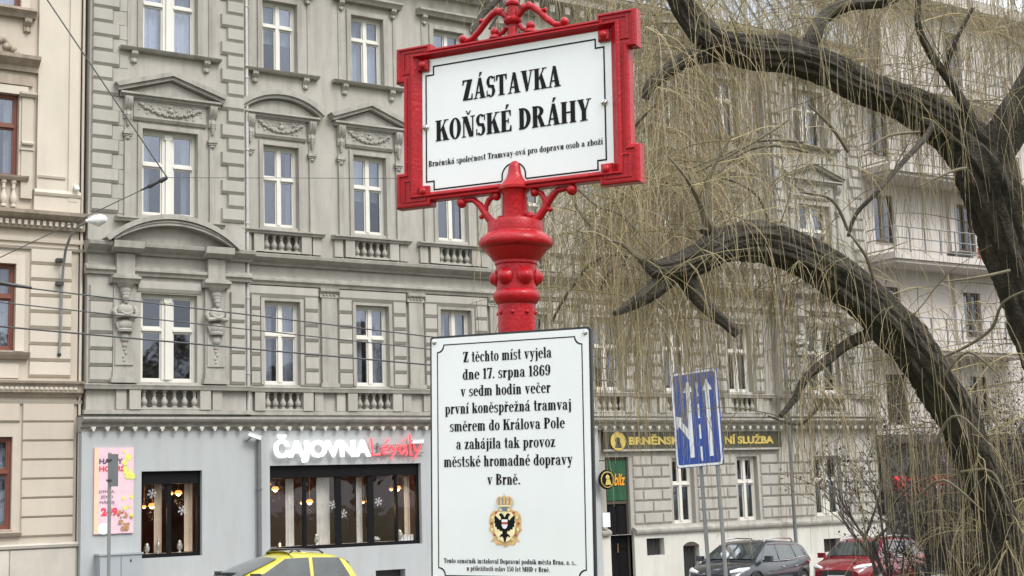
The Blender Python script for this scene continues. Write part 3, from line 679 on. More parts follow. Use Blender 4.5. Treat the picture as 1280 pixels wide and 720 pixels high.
# hanging round sign beside the door
hs_ = thing('hanging_sign', (24.15, D-.45, .35), 'round black hanging sign with yellow figure beside the green banner', 'sign')
mb = MB(); mb.lathe([(.27, -.03), (.28, 0), (.27, .03)], (24.05, D-.55, .38), 24, axis='y'); build(mb, 'sign_disc', 'black_enamel', hs_)
mb = MB(); mb.lathe([(.23, 0), (.23, .01)], (24.05, D-.60, .38), 24, axis='y'); build(mb, 'sign_rim', 'gold_paint', hs_)
mb = MB(); mb.lathe([(.20, 0), (.20, .01)], (24.05, D-.612, .38), 24, axis='y'); build(mb, 'sign_ground', 'black_enamel', hs_)
mb = MB(); mb.ball((24.04, D-.62, .44), .07, 10, 6, (1, .2, 1)); mb.ext([(23.95, .23), (24.16, .23), (24.11, .38), (24.0, .38)], D-.63, D-.615); build(mb, 'emblem_figure', 'gold_paint', hs_)
mb = MB(); mb.tube([(24.05, D-.55, .64), (24.05, D-.55, .92), (24.05, D-.1, .92)], .018, 6); build(mb, 'bracket', 'black_metal', hs_)
mb = MB(); mb.box(24.02, 24.26, D-.36, D-.29, -.95, -.55); tag(build(mb, 'notice_box', 'sign_white'), 'small white notice box on the wall left of the dark door', 'box')

# ---- drainpipes
def downpipe(px, y, z0, z1, label, m='zinc_pipe'):
    t = thing('drainpipe', (px, y, z0), label, 'drainpipe', 'drainpipes on the grey palace')
    mb = MB(); mb.tube([(px, y, z0), (px, y, z1)], .055, 10); build(mb, 'pipe', m, t)
    mb = MB(); z = z0+1.0
    while z < z1: mb.lathe([(.06, 0), (.072, .01), (.072, .05), (.06, .06)], (px, y, z), 10); z += 1.9
    build(mb, 'pipe_clamp', m, t, kind='stuff')
downpipe(13.46, D-.22+.11, 2.2, 13.9, 'pale drainpipe running down the grey facade beside the left projecting bay')
downpipe(31.13, D-.62, gz(31), 13.9, 'grey drainpipe down the facade left of the far projecting bay, behind the willow', 'dark_pipe')
downpipe(13.62, GS-.09, -2.55, 1.62, 'dark drainpipe on the pale ground floor between the two tea room windows', 'dark_pipe')

# ------------------------------------------------------------------ tea room: windows, interior, signs
def shop_window(x0, x1, z0, z1, mull, label):
    t = MB(); y = GS+.14
    t.box(x0, x0+.07, y, y+.1, z0, z1); t.box(x1-.07, x1, y, y+.1, z0, z1); t.box(x0+.07, x1-.07, y+.002, y+.098, z0, z0+.09); t.box(x0+.07, x1-.07, y-.03, y+.1, z1-.30, z1)
    for m_, wd in mull: t.box(m_-wd/2, m_+wd/2, y+.003, y+.09, z0+.09, z1-.30)
    f = build(t, 'shop_window', 'anthracite', B)
    xs = [x0+.07]+[m_ for m_, wd in mull]+[x1-.07]
    for a, b in zip(xs[:-1], xs[1:]):
        mb = MB(); mb.box(a+.03, b-.03, y+.04, y+.048, z0+.10, z1-.31); build(mb, 'pane', 'shop_glass', f)
    mb = MB(); mb.box(x0+.08, x1-.08, y+.101, y+.42, z0+.03, z0+.085); build(mb, 'sill_board', 'sign_white', f)
    return f
shop_window(10.72, 12.20, -1.15, .86, [(11.44, .10)], None)
shop_window(13.94, 18.19, -1.14, .94, [(14.93, .09), (15.86, .16), (16.78, .16), (17.53, .07)], None)
mb = MB()    # the room
x0, x1, y0, y1, z0, z1 = 10.2, 18.9, GS+.33, GS+4.2, -1.6, 1.5
mb.add([(x0, y1, z0), (x1, y1, z0), (x1, y1, z1), (x0, y1, z1), (x0, y0, z0), (x1, y0, z0), (x1, y0, z1), (x0, y0, z1)], [(0, 1, 2, 3), (0, 4, 5, 1), (3, 2, 6, 7), (0, 3, 7, 4), (1, 5, 6, 2)])
build(mb, 'tea_room', 'maroon_room', B)
mb = MB(); mb.box(12.9, 13.1, y0, y1, z0, z1); build(mb, 'partition', 'maroon_room', B)
def curtain(xa, xb, label, y=None, za=-1.05, zb=.62, m='cream_curtain'):
    y = y or GS+.46; mb = MB(); n = max(4, int((xb-xa)/.025)); vs = []
    for i in range(n+1):
        x = xa+(xb-xa)*i/n; yy = y+.018*math.sin(i*1.5); vs += [(x, yy, za), (x, yy, zb)]
    mb.add(vs, [(2*i, 2*i+2, 2*i+3, 2*i+1) for i in range(n)], True)
    tag(build(mb, 'curtain', m), label, 'curtain', 'curtains in the tea room windows')
curtain(11.18, 11.36, 'narrow cream curtain left of the bar in the small tea room window')
curtain(11.92, 12.12, 'warm cream curtain at the right edge of the small tea room window')
curtain(14.55, 14.78, 'pale curtain in the first section of the long tea room window', m='pale_drape')
curtain(15.40, 15.77, 'broad pale curtain in the second section of the long tea room window', m='pale_drape')
curtain(16.52, 16.69, 'pale curtain in the middle section of the long tea room window', m='pale_drape')
curtain(16.88, 17.00, 'pale curtain right after the second thick bar of the long tea room window', m='pale_drape')
curtain(17.92, 18.09, 'cream curtain at the right edge of the long tea room window')
def pendant(px, py, dy, label, r=.075):
    d = at(px, py, 1.0); k = (GS+.3+dy)/d.y; p = d*k
    t = thing('pendant_lamp', (p.x, p.y, p.z), label, 'lamp', 'glowing pendant lamps in the tea room')
    if r > .06:
        pl = bpy.data.lights.new('lamp_light', 'POINT'); pl.energy = 9; pl.color = (1, .62, .32); pl.shadow_soft_size = .12
        lo = bpy.data.objects.new('lamp_light', pl); C.objects.link(lo); lo.parent = t; lo.location = (0, 0, -.2)
    mb = MB(); mb.ball((0, 0, 0), r*.8, 12, 8); build(mb, 'bulb', 'bulb', t, local=True)
    mb = MB(); mb.lathe([(.02, r-.01), (.05, r), (.03, r+.05), (.008, r+.06), (.006, 1.48-p.z)], (0, 0, 0), 10); build(mb, 'cord', 'brass', t, local=True)
    mb = MB(); mb.lathe([(r*1.25, -r*.1), (r*1.3, .01), (r*.9, r*.9), (r*.5, r*1.1), (r*.48, r*1.05), (r*.85, r*.85), (r*1.23, 0)], (0, 0, 0), 14); build(mb, 'glass_shade', 'halo_shade', t, local=True)
pendant(190, 633, .8, 'lit lamp low in the left half of the small tea room window')
pendant(180, 634, 1.8, 'small glow behind the low lamp of the small tea room window', .045)
pendant(223, 617, .8, 'lit lamp high in the right half of the small tea room window')
pendant(214, 617, 1.9, 'faint small lamp left of the high lamp in the small tea room window', .045)
pendant(344, 612, .7, 'lit lamp at the far left of the long tea room window')
pendant(336, 606, 1.9, 'small red-warm lamp in the left corner of the long tea room window', .045)
pendant(387, 628, .7, 'lit lamp beside the broad pale curtain of the long tea room window')
pendant(377, 629, 2.0, 'small lamp left of the broad pale curtain', .04)
pendant(462, 627, .7, 'lit lamp low in the fourth section of the long tea room window')
pendant(454, 628, 1.9, 'small lamp at the left edge of the fourth window section', .04)
pendant(497, 611, .7, 'lit lamp high in the last section of the long tea room window')
pendant(489, 612, 1.9, 'small lamp left of the highest lamp in the last window section', .045)
def lantern(px, py, label, hgt=.16, r=.05, m='bulb'):
    d = at(px, py, 1.0); k = (GS+.45)/d.y; p = d*k
    t = thing('lantern', (p.x, p.y, p.z), label, 'lantern')
    mb = MB(); mb.lathe([(r, 0), (r, hgt)], (0, 0, 0), 10); build(mb, 'light_glass', m, t, local=True)
    mb = MB(); mb.lathe([(r*1.3, hgt), (r*.6, hgt+.05), (.01, hgt+.08)], (0, 0, 0), 10); mb.lathe([(r*1.3, -.02), (r*1.3, -.001)], (0, 0, 0), 10)
    for k2 in range(4): a = k2*math.pi/2+.4; mb.tube([(r*1.1*math.cos(a), r*1.1*math.sin(a), -.01), (r*1.1*math.cos(a), r*1.1*math.sin(a), hgt)], .006, 4)
    build(mb, 'lantern_frame', 'black_metal', t, local=True)
lantern(424, 668, 'glowing square lantern in the middle section of the long tea room window', .18, .055)
lantern(350, 683, 'small candle light on the sill at the left of the long tea room window', .08, .03)
def jar(px, zb, label, h=.26, r=.07):
    x = at(px, 690, 1.0); k = (GS+.33)/x.y; X = x.x*k
    mb = MB(); mb.lathe([(r*.55, 0), (r*.6, .01), (r*.25, h*.15), (r*.9, h*.3), (r, h*.5), (r*.85, h*.68), (r*.5, h*.74), (r*.7, h*.78), (r*.55, h*.9), (r*.12, h*.95), (r*.15, h)], (0, 0, 0), 12)
    tag(build(mb, 'tea_samovar', 'jar_glass', None, (X, GS+.33, zb)), label, 'jar', 'ornamental vessels on the window sills')
jar(183.5, -1.06, 'squat metal vessel at the left of the small tea room window sill')
jar(198, -1.06, 'slim dark-topped vessel in the middle of the small tea room window sill', .36, .05)
jar(224.5, -1.06, 'metal samovar shaped vessel in the right half of the small tea room window sill', .30)
jar(396, -1.05, 'metal vessel on the sill before the broad pale curtain', .28, .06)
jar(470, -1.05, 'low metal vessel on the sill in the fourth window section', .14, .12)
jar(500, -1.05, 'brass coloured jar on the sill in the last window section', .30, .09)
def snowflake(px, py, label, r=.11):
    d = at(px, py, 1.0); k = (GS+.17)/d.y; p = d*k; mb = MB()
    for i in range(6):
        a = math.pi/3*i+.26; ca, sa = math.cos(a), math.sin(a)
        mb.tube([(0, 0, 0), (r*ca, 0, r*sa)], .006, 4)
        for q in (.5, .78):
            for s in (-1, 1):
                b = a+s*R_(50); mb.tube([(r*q*ca, 0, r*q*sa), (r*q*ca+r*.3*math.cos(b), 0, r*q*sa+r*.3*math.sin(b))], .0045, 4)
    tag(build(mb, 'paper_snowflake', 'snow_paper', None, tuple(p)), label, 'snowflake', 'paper snowflakes on the tea room windows')
snowflake(190, 617, 'white paper snowflake upper left on the small tea room window')
snowflake(228, 638, 'white paper snowflake on the right half of the small tea room window')
snowflake(416, 631, 'white paper snowflake upper in the middle section of the long window')
snowflake(429, 642, 'white paper snowflake lower in the middle section of the long window')
snowflake(473, 627, 'white paper snowflake in the fourth section of the long window')
mb = MB()
for k in range(4): mb.box(18.02-.1*k, 18.09-.1*k, GS+.3, GS+.34, -1.05, -.90-.02*(k % 2))
tag(build(mb, 'card_row', 'sign_white'), 'small white cards standing at the right end of the tea room sill', 'cards')

mS = thing('shop_sign', (13.95, GS, 1.15), 'glowing white and red letters on rails over the long tea room window', 'sign')
put_text('ČAJOVNA', 14.0, 16.66, 1.15, GS-.13, .40, 'white_letters', 'letter_white', mS, offset=.022, extrude=.03)
def px_on(px, py, y): d = at(px, py, 1.0); return d*(y/d.y)
mb = MB()
def stroke(pts, r=.026): mb.tube([px_on(a, b, GS-.12) for a, b in pts], r, 6)
stroke([(464, 548), (465, 558), (466, 569), (475, 568)]); stroke([(478, 563), (485, 561), (483, 556), (478, 559), (479, 567), (487, 566)]); stroke([(482, 553), (486, 549)])
stroke([(489, 556), (492, 564)]); stroke([(497, 555), (493, 566), (489, 574)], .022)
stroke([(506, 558), (501, 557), (499, 563), (502, 568), (507, 562), (507, 556), (508, 569)]); stroke([(503, 552), (507, 548)], .02)
stroke([(512, 543), (513, 556), (513, 569), (516, 568)]); stroke([(517, 556), (520, 564)]); stroke([(526, 555), (522, 566), (518, 574)], .022)
build(mb, 'red_script', 'letter_red', mS)
mb = MB(); mb.box(16.75, 18.25, GS-.09, GS-.06, 1.40, 1.43); mb.box(16.55, 18.25, GS-.09, GS-.06, 1.20, 1.23)
for x in (16.9, 17.9): mb.box(x, x+.03, GS-.06, GS, 1.15, 1.48)
build(mb, 'rail', 'steel', mS)
def cctv(px, py, label, s=1):
    p = px_on(px, py, GS-.2); t = thing('security_camera', tuple(p), label, 'camera', 'security cameras')
    mb = MB(); mb.box(-.20, .14, -.05, .05, -.04, .05); mb.box(-.22, .16, -.06, .06, .05, .062)
    o = build(mb, 'camera_body', 'lamp_white', t, local=True); o.rotation_euler.y = R_(18*s)
    mb = MB(); mb.tube([(-.12, .0, -.02), (-.16, .10, -.08), (-.16, .22, -.08)], .018, 6); build(mb, 'bracket', 'steel', t, local=True)
cctv(319, 546, 'white bullet security camera at the top of the dark drainpipe'); cctv(523, 552, 'white bullet security camera at the right end of the red script letters', -.2)
# poster
P0 = (9.70, -.50); pw, ph = .92, 2.02
ps = thing('poster_board', (9.63, GS-.05, -.54), 'tall pink poster advertising happy hours on the pale grey wall', 'poster')
x0 = 9.60; x1 = 10.52; z0 = -.55; z1 = 1.42
mb = MB(); mb.box(x0, x1, GS-.05, GS-.002, z0, z1); build(mb, 'panel', 'poster_pink', ps)
mb = MB(); mb.box(x0+.002, x0+.09, GS-.0535, GS-.05, z0+.002, z1-.002); build(mb, 'peach_band', 'poster_peach', ps)
yy = GS-.055
put_text('HAPPY', x0+.11, x0+.66, 1.05, yy, .12, 'lettering', 'poster_dark', ps, offset=.006)
put_text('HOURS', x0+.11, x0+.70, .88, yy, .12, 'lettering', 'poster_red', ps, offset=.006)
put_text('DÝMKA', x0+.11, x0+.46, .38, yy, .065, 'lettering', 'poster_dark', ps)
put_text('JÍDLO', x0+.15, x0+.44, .26, yy, .065, 'lettering', 'poster_dark', ps)
put_text('NÁPOJ', x0+.13, x0+.46, .14, yy, .065, 'lettering', 'poster_dark', ps)
put_text('249,-', x0+.16, x0+.68, -.13, yy, .17, 'lettering', 'poster_red', ps, offset=.012)
mb = MB(); mb.lathe([(.13, 0), (.13, .003)], (x0+.22, yy, -.43), 20, axis='y'); build(mb, 'white_dot', 'sign_white', ps)
rr = random.Random(5); mb = MB()
for k in range(16):
    a = x0+.62+rr.random()*.26; b = rr.choice([rr.uniform(.75, 1.35), rr.uniform(-.3, .3)]); r = rr.uniform(.03, .09)
    mb.lathe([(r, 0), (r, .002)], (a, yy-.0005*k, b), 10, axis='y')
build(mb, 'printed_fruit', 'poster_lime', ps, kind='stuff')
mb = MB()
for k in range(18):
    a = x0+.52+rr.random()*.36; b = rr.uniform(-.5, -.05); r = rr.uniform(.02, .06); mb.lathe([(r, 0), (r, .002)], (a, yy-.009-.0005*k, b), 8, axis='y')
build(mb, 'printed_food', 'poster_brown', ps, kind='stuff')
mb = MB(); mb.box(9.66, 10.62, GS-.36, GS-.004, gz(10), -1.03, 0); cb = build(mb, 'utility_cabinet', 'cabinet')
tag(cb, 'low pale grey utility cabinet against the wall below the pink poster', 'cabinet')
mb = MB(); mb.box(9.63, 10.65, GS-.39, GS-.002, -1.029, -.99); build(mb, 'lid', 'cabinet', cb)
mb = MB(); mb.box(10.135, 10.145, GS-.364, GS-.36, gz(10)+.1, -1.06); mb.box(10.35, 10.38, GS-.37, GS-.36, -1.2, -1.14); build(mb, 'door_gap', 'black_metal', cb)

# ------------------------------------------------------------------ beige building at the left
A = thing('apartment_building', (2.0, 33.0, gz(2)), 'beige corner of a stucco house with dark red window frames at the left edge', 'building')
YA = D; XA0, XA1 = -4.0, 9.28
wx = [(6.55, 7.85), (3.55, 4.85), (.55, 1.85)]
fl = [(11.75, 13.6), (7.69, 9.68), (3.66, 5.66), (-.37, 1.70)]
ops = [(a, b, c, d) for a, b in wx for c, d in fl]
mb = MB(); wallgrid(mb, XA0, XA1, -.75, 14.6, YA, ops, .3); build(mb, 'wall', 'beige_stucco', A)
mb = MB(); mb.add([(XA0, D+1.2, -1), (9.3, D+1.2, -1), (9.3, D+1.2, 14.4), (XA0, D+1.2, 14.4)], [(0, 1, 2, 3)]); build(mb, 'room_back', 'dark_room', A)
mb = MB(); mb.box(XA0, 9.22, YA-.5, YA+12, 14.9, 15.2); mb.prism([(YA, 14.2), (YA-.2, 14.3), (YA-.7, 14.7), (YA-.8, 14.9), (YA, 14.9)], XA0, 9.22); build(mb, 'roof_cornice', 'beige_trim', A)
for a, b in wx:
    for c, d in fl:
        window(A, (a+b)/2, c, b-a, d-c, YA+.12, wood='brown_wood', tr=.62, curtain=rnd.choice([1, 4, 2]) if c > 3 else 4, sill='beige_trim')
def frameA(w, h):
    def fn(mb):
        for sx in (-1, 1):
            p, q = sorted((sx*w/2, sx*(w/2+.2))); mb.box(p, q, -.05, 0, -.02, h+.2)
        mb.box(-w/2, w/2, -.048, 0, h, h+.198)
    return fn
for a, b in wx:
    for c, d in fl[:3]:
        put(cached(('fa', b-a, d-c), frameA(b-a, d-c), 'window_surround', 'beige_light'), 'window_surround', A, ((a+b)/2, YA, c))
    def sillA(mb): mb.prism([(0, -.22), (-.14, -.22), (-.2, -.12), (-.28, -.08), (-.28, -.02), (0, .0)], -.98, .98); console_bracket(mb, .80, -.55, -.225, .16, .16); console_bracket(mb, -.80, -.55, -.225, .16, .16)
    put(cached('sillA', sillA, 'sill_ledge', 'beige_trim'), 'sill_ledge', A, ((a+b)/2, YA, 11.75))
    def hoodA(mb):
        mb.prism([(0, .55), (-.10, .55), (-.12, .66), (-.22, .72), (-.34, .80), (-.36, .88), (0, .93)], -1.06, 1.06)
        mb.box(-.95, .95, -.07, 0, .22, .45)
        for k in range(15):
            t = (k-7)/7; mb.ball((t*.55, -.10, .95+.40*(1-t*t)*(0.75+.25*math.sin(k*2.1))), .085, 8, 5)
        mb.ext([(-.6, .93), (.6, .93), (.35, 1.25), (0, 1.42), (-.35, 1.25)], -.08, 0); mb.ball((0, -.10, 1.12), .14, 8, 6)
    put(cached('hoodA', hoodA, 'hood_cornice', 'beige_trim'), 'hood_cornice', A, ((a+b)/2, YA, 9.68))
    for sx in (-1, 1):
        def colA(mb):
            mb.box(-.13, .13, -.10, 0, 7.2, 9.60); mb.prism([(0, 9.60), (-.14, 9.61), (-.2, 9.67), (-.2, 9.72), (0, 9.73)], -.18, .18); mb.lathe([(.05, -.13), (.05, .13)], (0, -.13, 8.5), 8, axis='x'); mb.box(-.16, .16, -.13, 0, 8.34, 8.38)
        put(cached('colA', colA, 'pilaster', 'beige_stucco'), 'pilaster', A, ((a+b)/2+sx*.83, YA, 0))
    def sillB(mb): mb.prism([(0, -.16), (-.12, -.16), (-.2, -.08), (-.24, -.02), (0, .01)], -.95, .95)
    put(cached('sillB', sillB, 'sill_ledge', 'beige_trim'), 'sill_ledge', A, ((a+b)/2, YA, 3.62))
    put(cached('sillB2', lambda mb: mb.prism([(0, -.10), (-.1, -.10), (-.16, -.02), (0, .01)], -.85, .85), 'sill_ledge', 'beige_trim'), 'sill_ledge', A, ((a+b)/2, YA, -.42))
    put(cached('apron', lambda mb: mb.box(-.75, .75, -.03, 0, 3.02, 3.36, .01), 'apron_panel', 'beige_light'), 'apron_panel', A, ((a+b)/2, YA, 0))
    for k in range(6):
        put(cached('balA', baluster(.62), 'baluster', 'beige_light'), 'baluster', A, ((a+b)/2-.55+.22*k, YA-.06, 6.98))
def runA(prof, name, m='beige_trim', x0=XA0, x1=9.38): mb = MB(); mb.prism([(YA+a, b) for a, b in prof], x0, x1); return build(mb, name, m, A)
runA([(.02, 7.60), (-.14, 7.60), (-.2, 7.66), (-.22, 7.70), (.02, 7.72)], 'ledge_moulding', 'beige_trim', XA0, 8.06)
runA([(.05, 6.20), (-.06, 6.20), (-.08, 6.30), (.05, 6.31)], 'frieze_moulding', 'beige_light')
runA([(.05, 6.50), (-.14, 6.50), (-.16, 6.55), (-.16, 6.68), (-.26, 6.72), (-.40, 6.80), (-.42, 6.88), (.05, 6.93)], 'middle_cornice', 'beige_trim')
mb = MB(); x = XA0+.1
while x < 9.3: mb.box(x-.035, x+.035, YA-.24, YA-.161, 6.56, 6.67); x += .14
build(mb, 'dentil_row', 'beige_light', A, kind='stuff')
runA([(.05, 6.02), (-.06, 6.02), (-.1, 6.08), (.05, 6.1)], 'band_moulding', 'beige_light')
runA([(.05, 2.60), (-.06, 2.60), (-.08, 2.66), (-.20, 2.70), (-.22, 2.86), (-.30, 2.90), (-.32, 2.95), (.05, 2.98)], 'lower_cornice', 'beige_trim')
mb = MB(); x = XA0+.1
while x < 9.3: mb.ball((x, YA-.215, 2.78), .045, 6, 4, (1.2, .5, 1)); x += .11
build(mb, 'scroll_frieze', 'beige_light', A, kind='stuff')
runA([(.05, 2.44), (-.05, 2.44), (-.1, 2.52), (.05, 2.54)], 'band_moulding', 'beige_light')
mb = MB(); mb.box(8.26, 9.24, YA-.10, YA, 7.2, 13.9); mb.box(8.98, 9.20, YA-.14, YA-.099, 7.2, 13.9); mb.prism([(YA, 7.3), (YA-.16, 7.3), (YA-.19, 7.36), (YA-.14, 7.44), (YA, 7.45)], 8.2, 9.27); mb.prism([(YA, 7.72), (YA-.13, 7.72), (YA-.15, 7.77), (YA, 7.8)], 8.28, 8.92)
mb.box(8.2, 9.27, YA-.13, YA, 6.93, 7.299); build(mb, 'giant_pilaster', 'beige_light', A)
z = 5.86
while z > 3.1: pblock(A, 'quoin_block', 8.16, 9.12, z, .355, YA, .07, 'beige_light', .035); z -= .375
z = 2.24
while z > -.6:
    pblock(A, 'stone_course', 8.04, 9.22, z, .425, YA, .06, 'beige_stucco', .024)
    if z > 1.9: pblock(A, 'stone_course', 4.9, 8.0, z, .425, YA, .06, 'beige_stucco', .024)
    z -= .43
runA([(.05, -.80), (-.16, -.80), (-.18, -.74), (-.1, -.70), (.05, -.69)], 'plinth_moulding', 'stone_plinth')
mb = MB(); mb.box(XA0, 9.30, YA-.10, YA+.4, -3.2, -.80); build(mb, 'plinth', 'stone_plinth', A)
x = XA0+.02; 
for k in range(9):
    for z0, z1 in ((-1.55, -.82), (-2.4, -1.57)): pblock(A, 'plinth_slab', XA0+1.475*k+.01, XA0+1.475*(k+1)-.01, (z0+z1)/2, z1-z0-.02, YA-.10, .03, 'stone_plinth', .01)
mb = MB(); mb.box(7.1, 7.9, YA-.145, YA-.13, -1.95, -1.42); build(mb, 'basement_grille', 'black_metal', A)
mb = MB(); mb.ball((0, 0, 0), .07, 10, 6); mb.box(-.05, .05, 0, .1, .03, .08); tag(build(mb, 'dome_camera', 'lamp_white', None, (9.15, YA-.24, 7.5)), 'small white dome camera on the beige pilaster foot above the street lamp', 'camera')
# neighbours' party strip
mb = MB(); mb.tube([(9.335, D-.03, -2.4), (9.335, D-.03, 14.0)], .035, 8); tag(build(mb, 'party_drainpipe', 'beige_light'), 'thin pale drainpipe in the joint between beige house and grey palace', 'drainpipe')

# wall-mounted street lamp
lp = [px_on(a, b, y) for a, b, y in ((74, 441, YA-.10), (76, 410, YA-.12), (77, 370, YA-.14), (79, 335, YA-.2), (82, 312, YA-.45), (88, 295, YA-.9), (97, 284, YA-1.4), (110, 276, YA-1.9))]
t = thing('street_lamp', tuple(lp[0]), 'curved wall mounted street lamp with pale oval head on the beige house', 'street lamp')
mb = MB(); mb.tube(lp, [.028, .028, .03, .032, .032, .03, .03, .03], 8); build(mb, 'arm', 'steel', t)
mb = MB(); e = lp[-1]
vs = Vector((.92, -.32, .12)).normalized()
mb.tube([e-vs*.05, e+vs*.03, e+vs*.14, e+vs*.28, e+vs*.38, e+vs*.42], [.03, .06, .11, .12, .085, .02], 12); build(mb, 'lamp_head', 'lamp_white', t)
mb = MB(); mb.tube([e+vs*.10-Vector((0, 0, .05)), e+vs*.23-Vector((0, 0, .075)), e+vs*.35-Vector((0, 0, .05))], [.04, .09, .04], 10); build(mb, 'lamp_glass', 'jar_glass', t)
for py in (326, 355):
    q = px_on(76, py, YA-.1); mb = MB(); mb.box(q.x-.12, q.x+.04, q.y-.12, q.y+.1, q.z-.04, q.z+.04); build(mb, 'wall_clamp', 'black_metal', t)
q = px_on(74, 443, YA-.09); mb = MB(); mb.ball(tuple(q), .05, 8, 5); build(mb, 'cable_boss', 'black_metal', t)

# ------------------------------------------------------------------ cream building with balconies at the right
K = thing('apartment_building', (42, 33, gz(42)), 'cream functionalist apartment block with balconies and a dark ground floor, at the right', 'building')
YC = D-.05; XC0, XC1 = 35.62, 58.0
cw = [(36.25, 37.25), (40.5, 41.42), (44.9, 46.2), (49.2, 50.2), (52.8, 53.8)]
cf = [(14.3, 16.3), (11.2, 13.1), (8.15, 9.86), (5.05, 6.65), (2.0, 3.65)]
ops = [(a, b, c, d) for a, b in cw for c, d in cf]
mb = MB(); wallgrid(mb, XC0, XC1, 1.6, 17.0, YC, ops, .28); mb.add([(XC0, YC, -3.5), (XC0, YC+15, -3.5), (XC0, YC+15, 17.0), (XC0, YC, 17.0)], [(0, 3, 2, 1)]); build(mb, 'wall', 'cream_wall', K)
mb = MB(); mb.box(39.95, XC1, YC-.22, YC-.001, 1.6, 1.75)
mb.box(39.93, 40.18, YC-.12, YC, 1.76, 16.9); build(mb, 'bay_strip', 'cream_wall', K)
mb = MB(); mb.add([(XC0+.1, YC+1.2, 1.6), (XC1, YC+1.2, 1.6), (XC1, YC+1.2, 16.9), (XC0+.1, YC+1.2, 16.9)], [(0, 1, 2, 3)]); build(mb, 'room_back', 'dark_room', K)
mb = MB(); mb.box(XC0-.25, XC1+.3, YC-.75, YC+15.2, 17.0, 17.4); mb.box(XC0-.1, XC1, YC-.35, YC+15, 16.75, 16.999); build(mb, 'roof_slab', 'cream_wall', K)
for i, (a, b) in enumerate(cw):
    for c, d in cf: window(K, (a+b)/2, c, b-a, d-c, YC+.1, wood='dark_wood', tr=0, curtain=rnd.choice([0, 4, 1]), sill='stucco_trim')
for z in (13.35, 10.40, 7.40, 4.35):
    mb = MB(); x0, x1 = 35.75, 42.75
    mb.box(x0, x1, YC-1.25, YC-.001, z, z+.22); mb.box(x0+.1, x1-.1, YC-1.15, YC, z-.12, z-.001); sl = build(mb, 'balcony', 'cream_wall', K)
    mb = MB()
    for k in range(10): xx = x0+.08+(x1-x0-.16)*k/9; mb.box(xx-.02, xx+.02, YC-1.2, YC-1.16, z+.22, z+1.12)
    for zz in (z+1.10, z+.72, z+.34): mb.tube([(x0+.08, YC-1.18, zz), (x1-.08, YC-1.18, zz)], .022, 6); mb.tube([(x0+.08, YC-1.18, zz), (x0+.08, YC, zz)], .022, 6)
    mb.tube([(x1-.08, YC-1.18, z+1.1), (x1-.08, YC, z+1.1)], .022, 6)
    build(mb, 'railing', 'steel', sl)
mb = MB(); mb.box(40.9, 41.9, YC-.8, YC-.45, 7.625, 8.2); pot = tag(build(mb, 'planter_box', 'terracotta'), 'reddish storage box standing on the cream building balcony', 'box')
mb = MB(); mb.box(38.9, 39.9, YC-1.05, YC-.75, 7.625, 7.85); tag(build(mb, 'planter_box', 'black_metal'), 'long dark planter lying on the balcony floor left of the reddish box', 'planter')
# dark ground floor
mb = MB(); wallgrid(mb, XC0, XC1, -3.5, 1.6, YC-.12, [(36.5, 39.9, -3.4, -.45), (41.2, 45.5, -3.4, -.2), (47, 52, -3.4, -.2)], .5)
mb.box(XC0+.01, XC1, YC-.5, YC-.12, 1.32, 1.6); build(mb, 'ground_floor_wall', 'grey_cladding', K)
mb = MB(); mb.box(XC0+.3, XC1, YC+.36, YC+.40, -3.5, 1.5); build(mb, 'shop_glazing', 'car_glass', K)
for x in (36.52, 38.2, 39.84, 41.3, 43.3): mb = MB(); mb.box(x, x+.06, YC+.2, YC+.28, -3.4, -.45); build(mb, 'glazing_bar', 'black_metal', K)
aw = thing('shop_awning', (38, YC-1.1, -.2), 'red shop awning with white lettering over the dark ground floor', 'awning')
mb = MB(); mb.add([(35.64, YC-.51, .24), (40.6, YC-.51, .24), (40.6, YC-.75, .12), (35.64, YC-.75, .12), (35.64, YC-.75, -.42), (40.6, YC-.75, -.42), (35.64, YC-.51, .22), (40.6, YC-.51, .22)], [(0, 3, 2, 1), (3, 4, 5, 2), (0, 6, 4, 3), (1, 2, 5, 7)]); build(mb, 'fabric', 'awning', aw)
mb = MB()
for k in range(9):
    xx = 36.8+.25*k; mb.tube([(xx, YC-.765, -.12-.06*(k % 2)), (xx+.07, YC-.765, -.24), (xx+.15, YC-.765, -.13), (xx+.22, YC-.765, -.21)], [.03, .035, .035, .025], 5)
build(mb, 'white_script', 'sign_white', aw, kind='stuff')
mb = MB()
for x in (35.8, 40.4): mb.tube([(x, YC-.73, -.38), (x, YC-.13, -.1)], .02, 6)
build(mb, 'support', 'awning', aw)

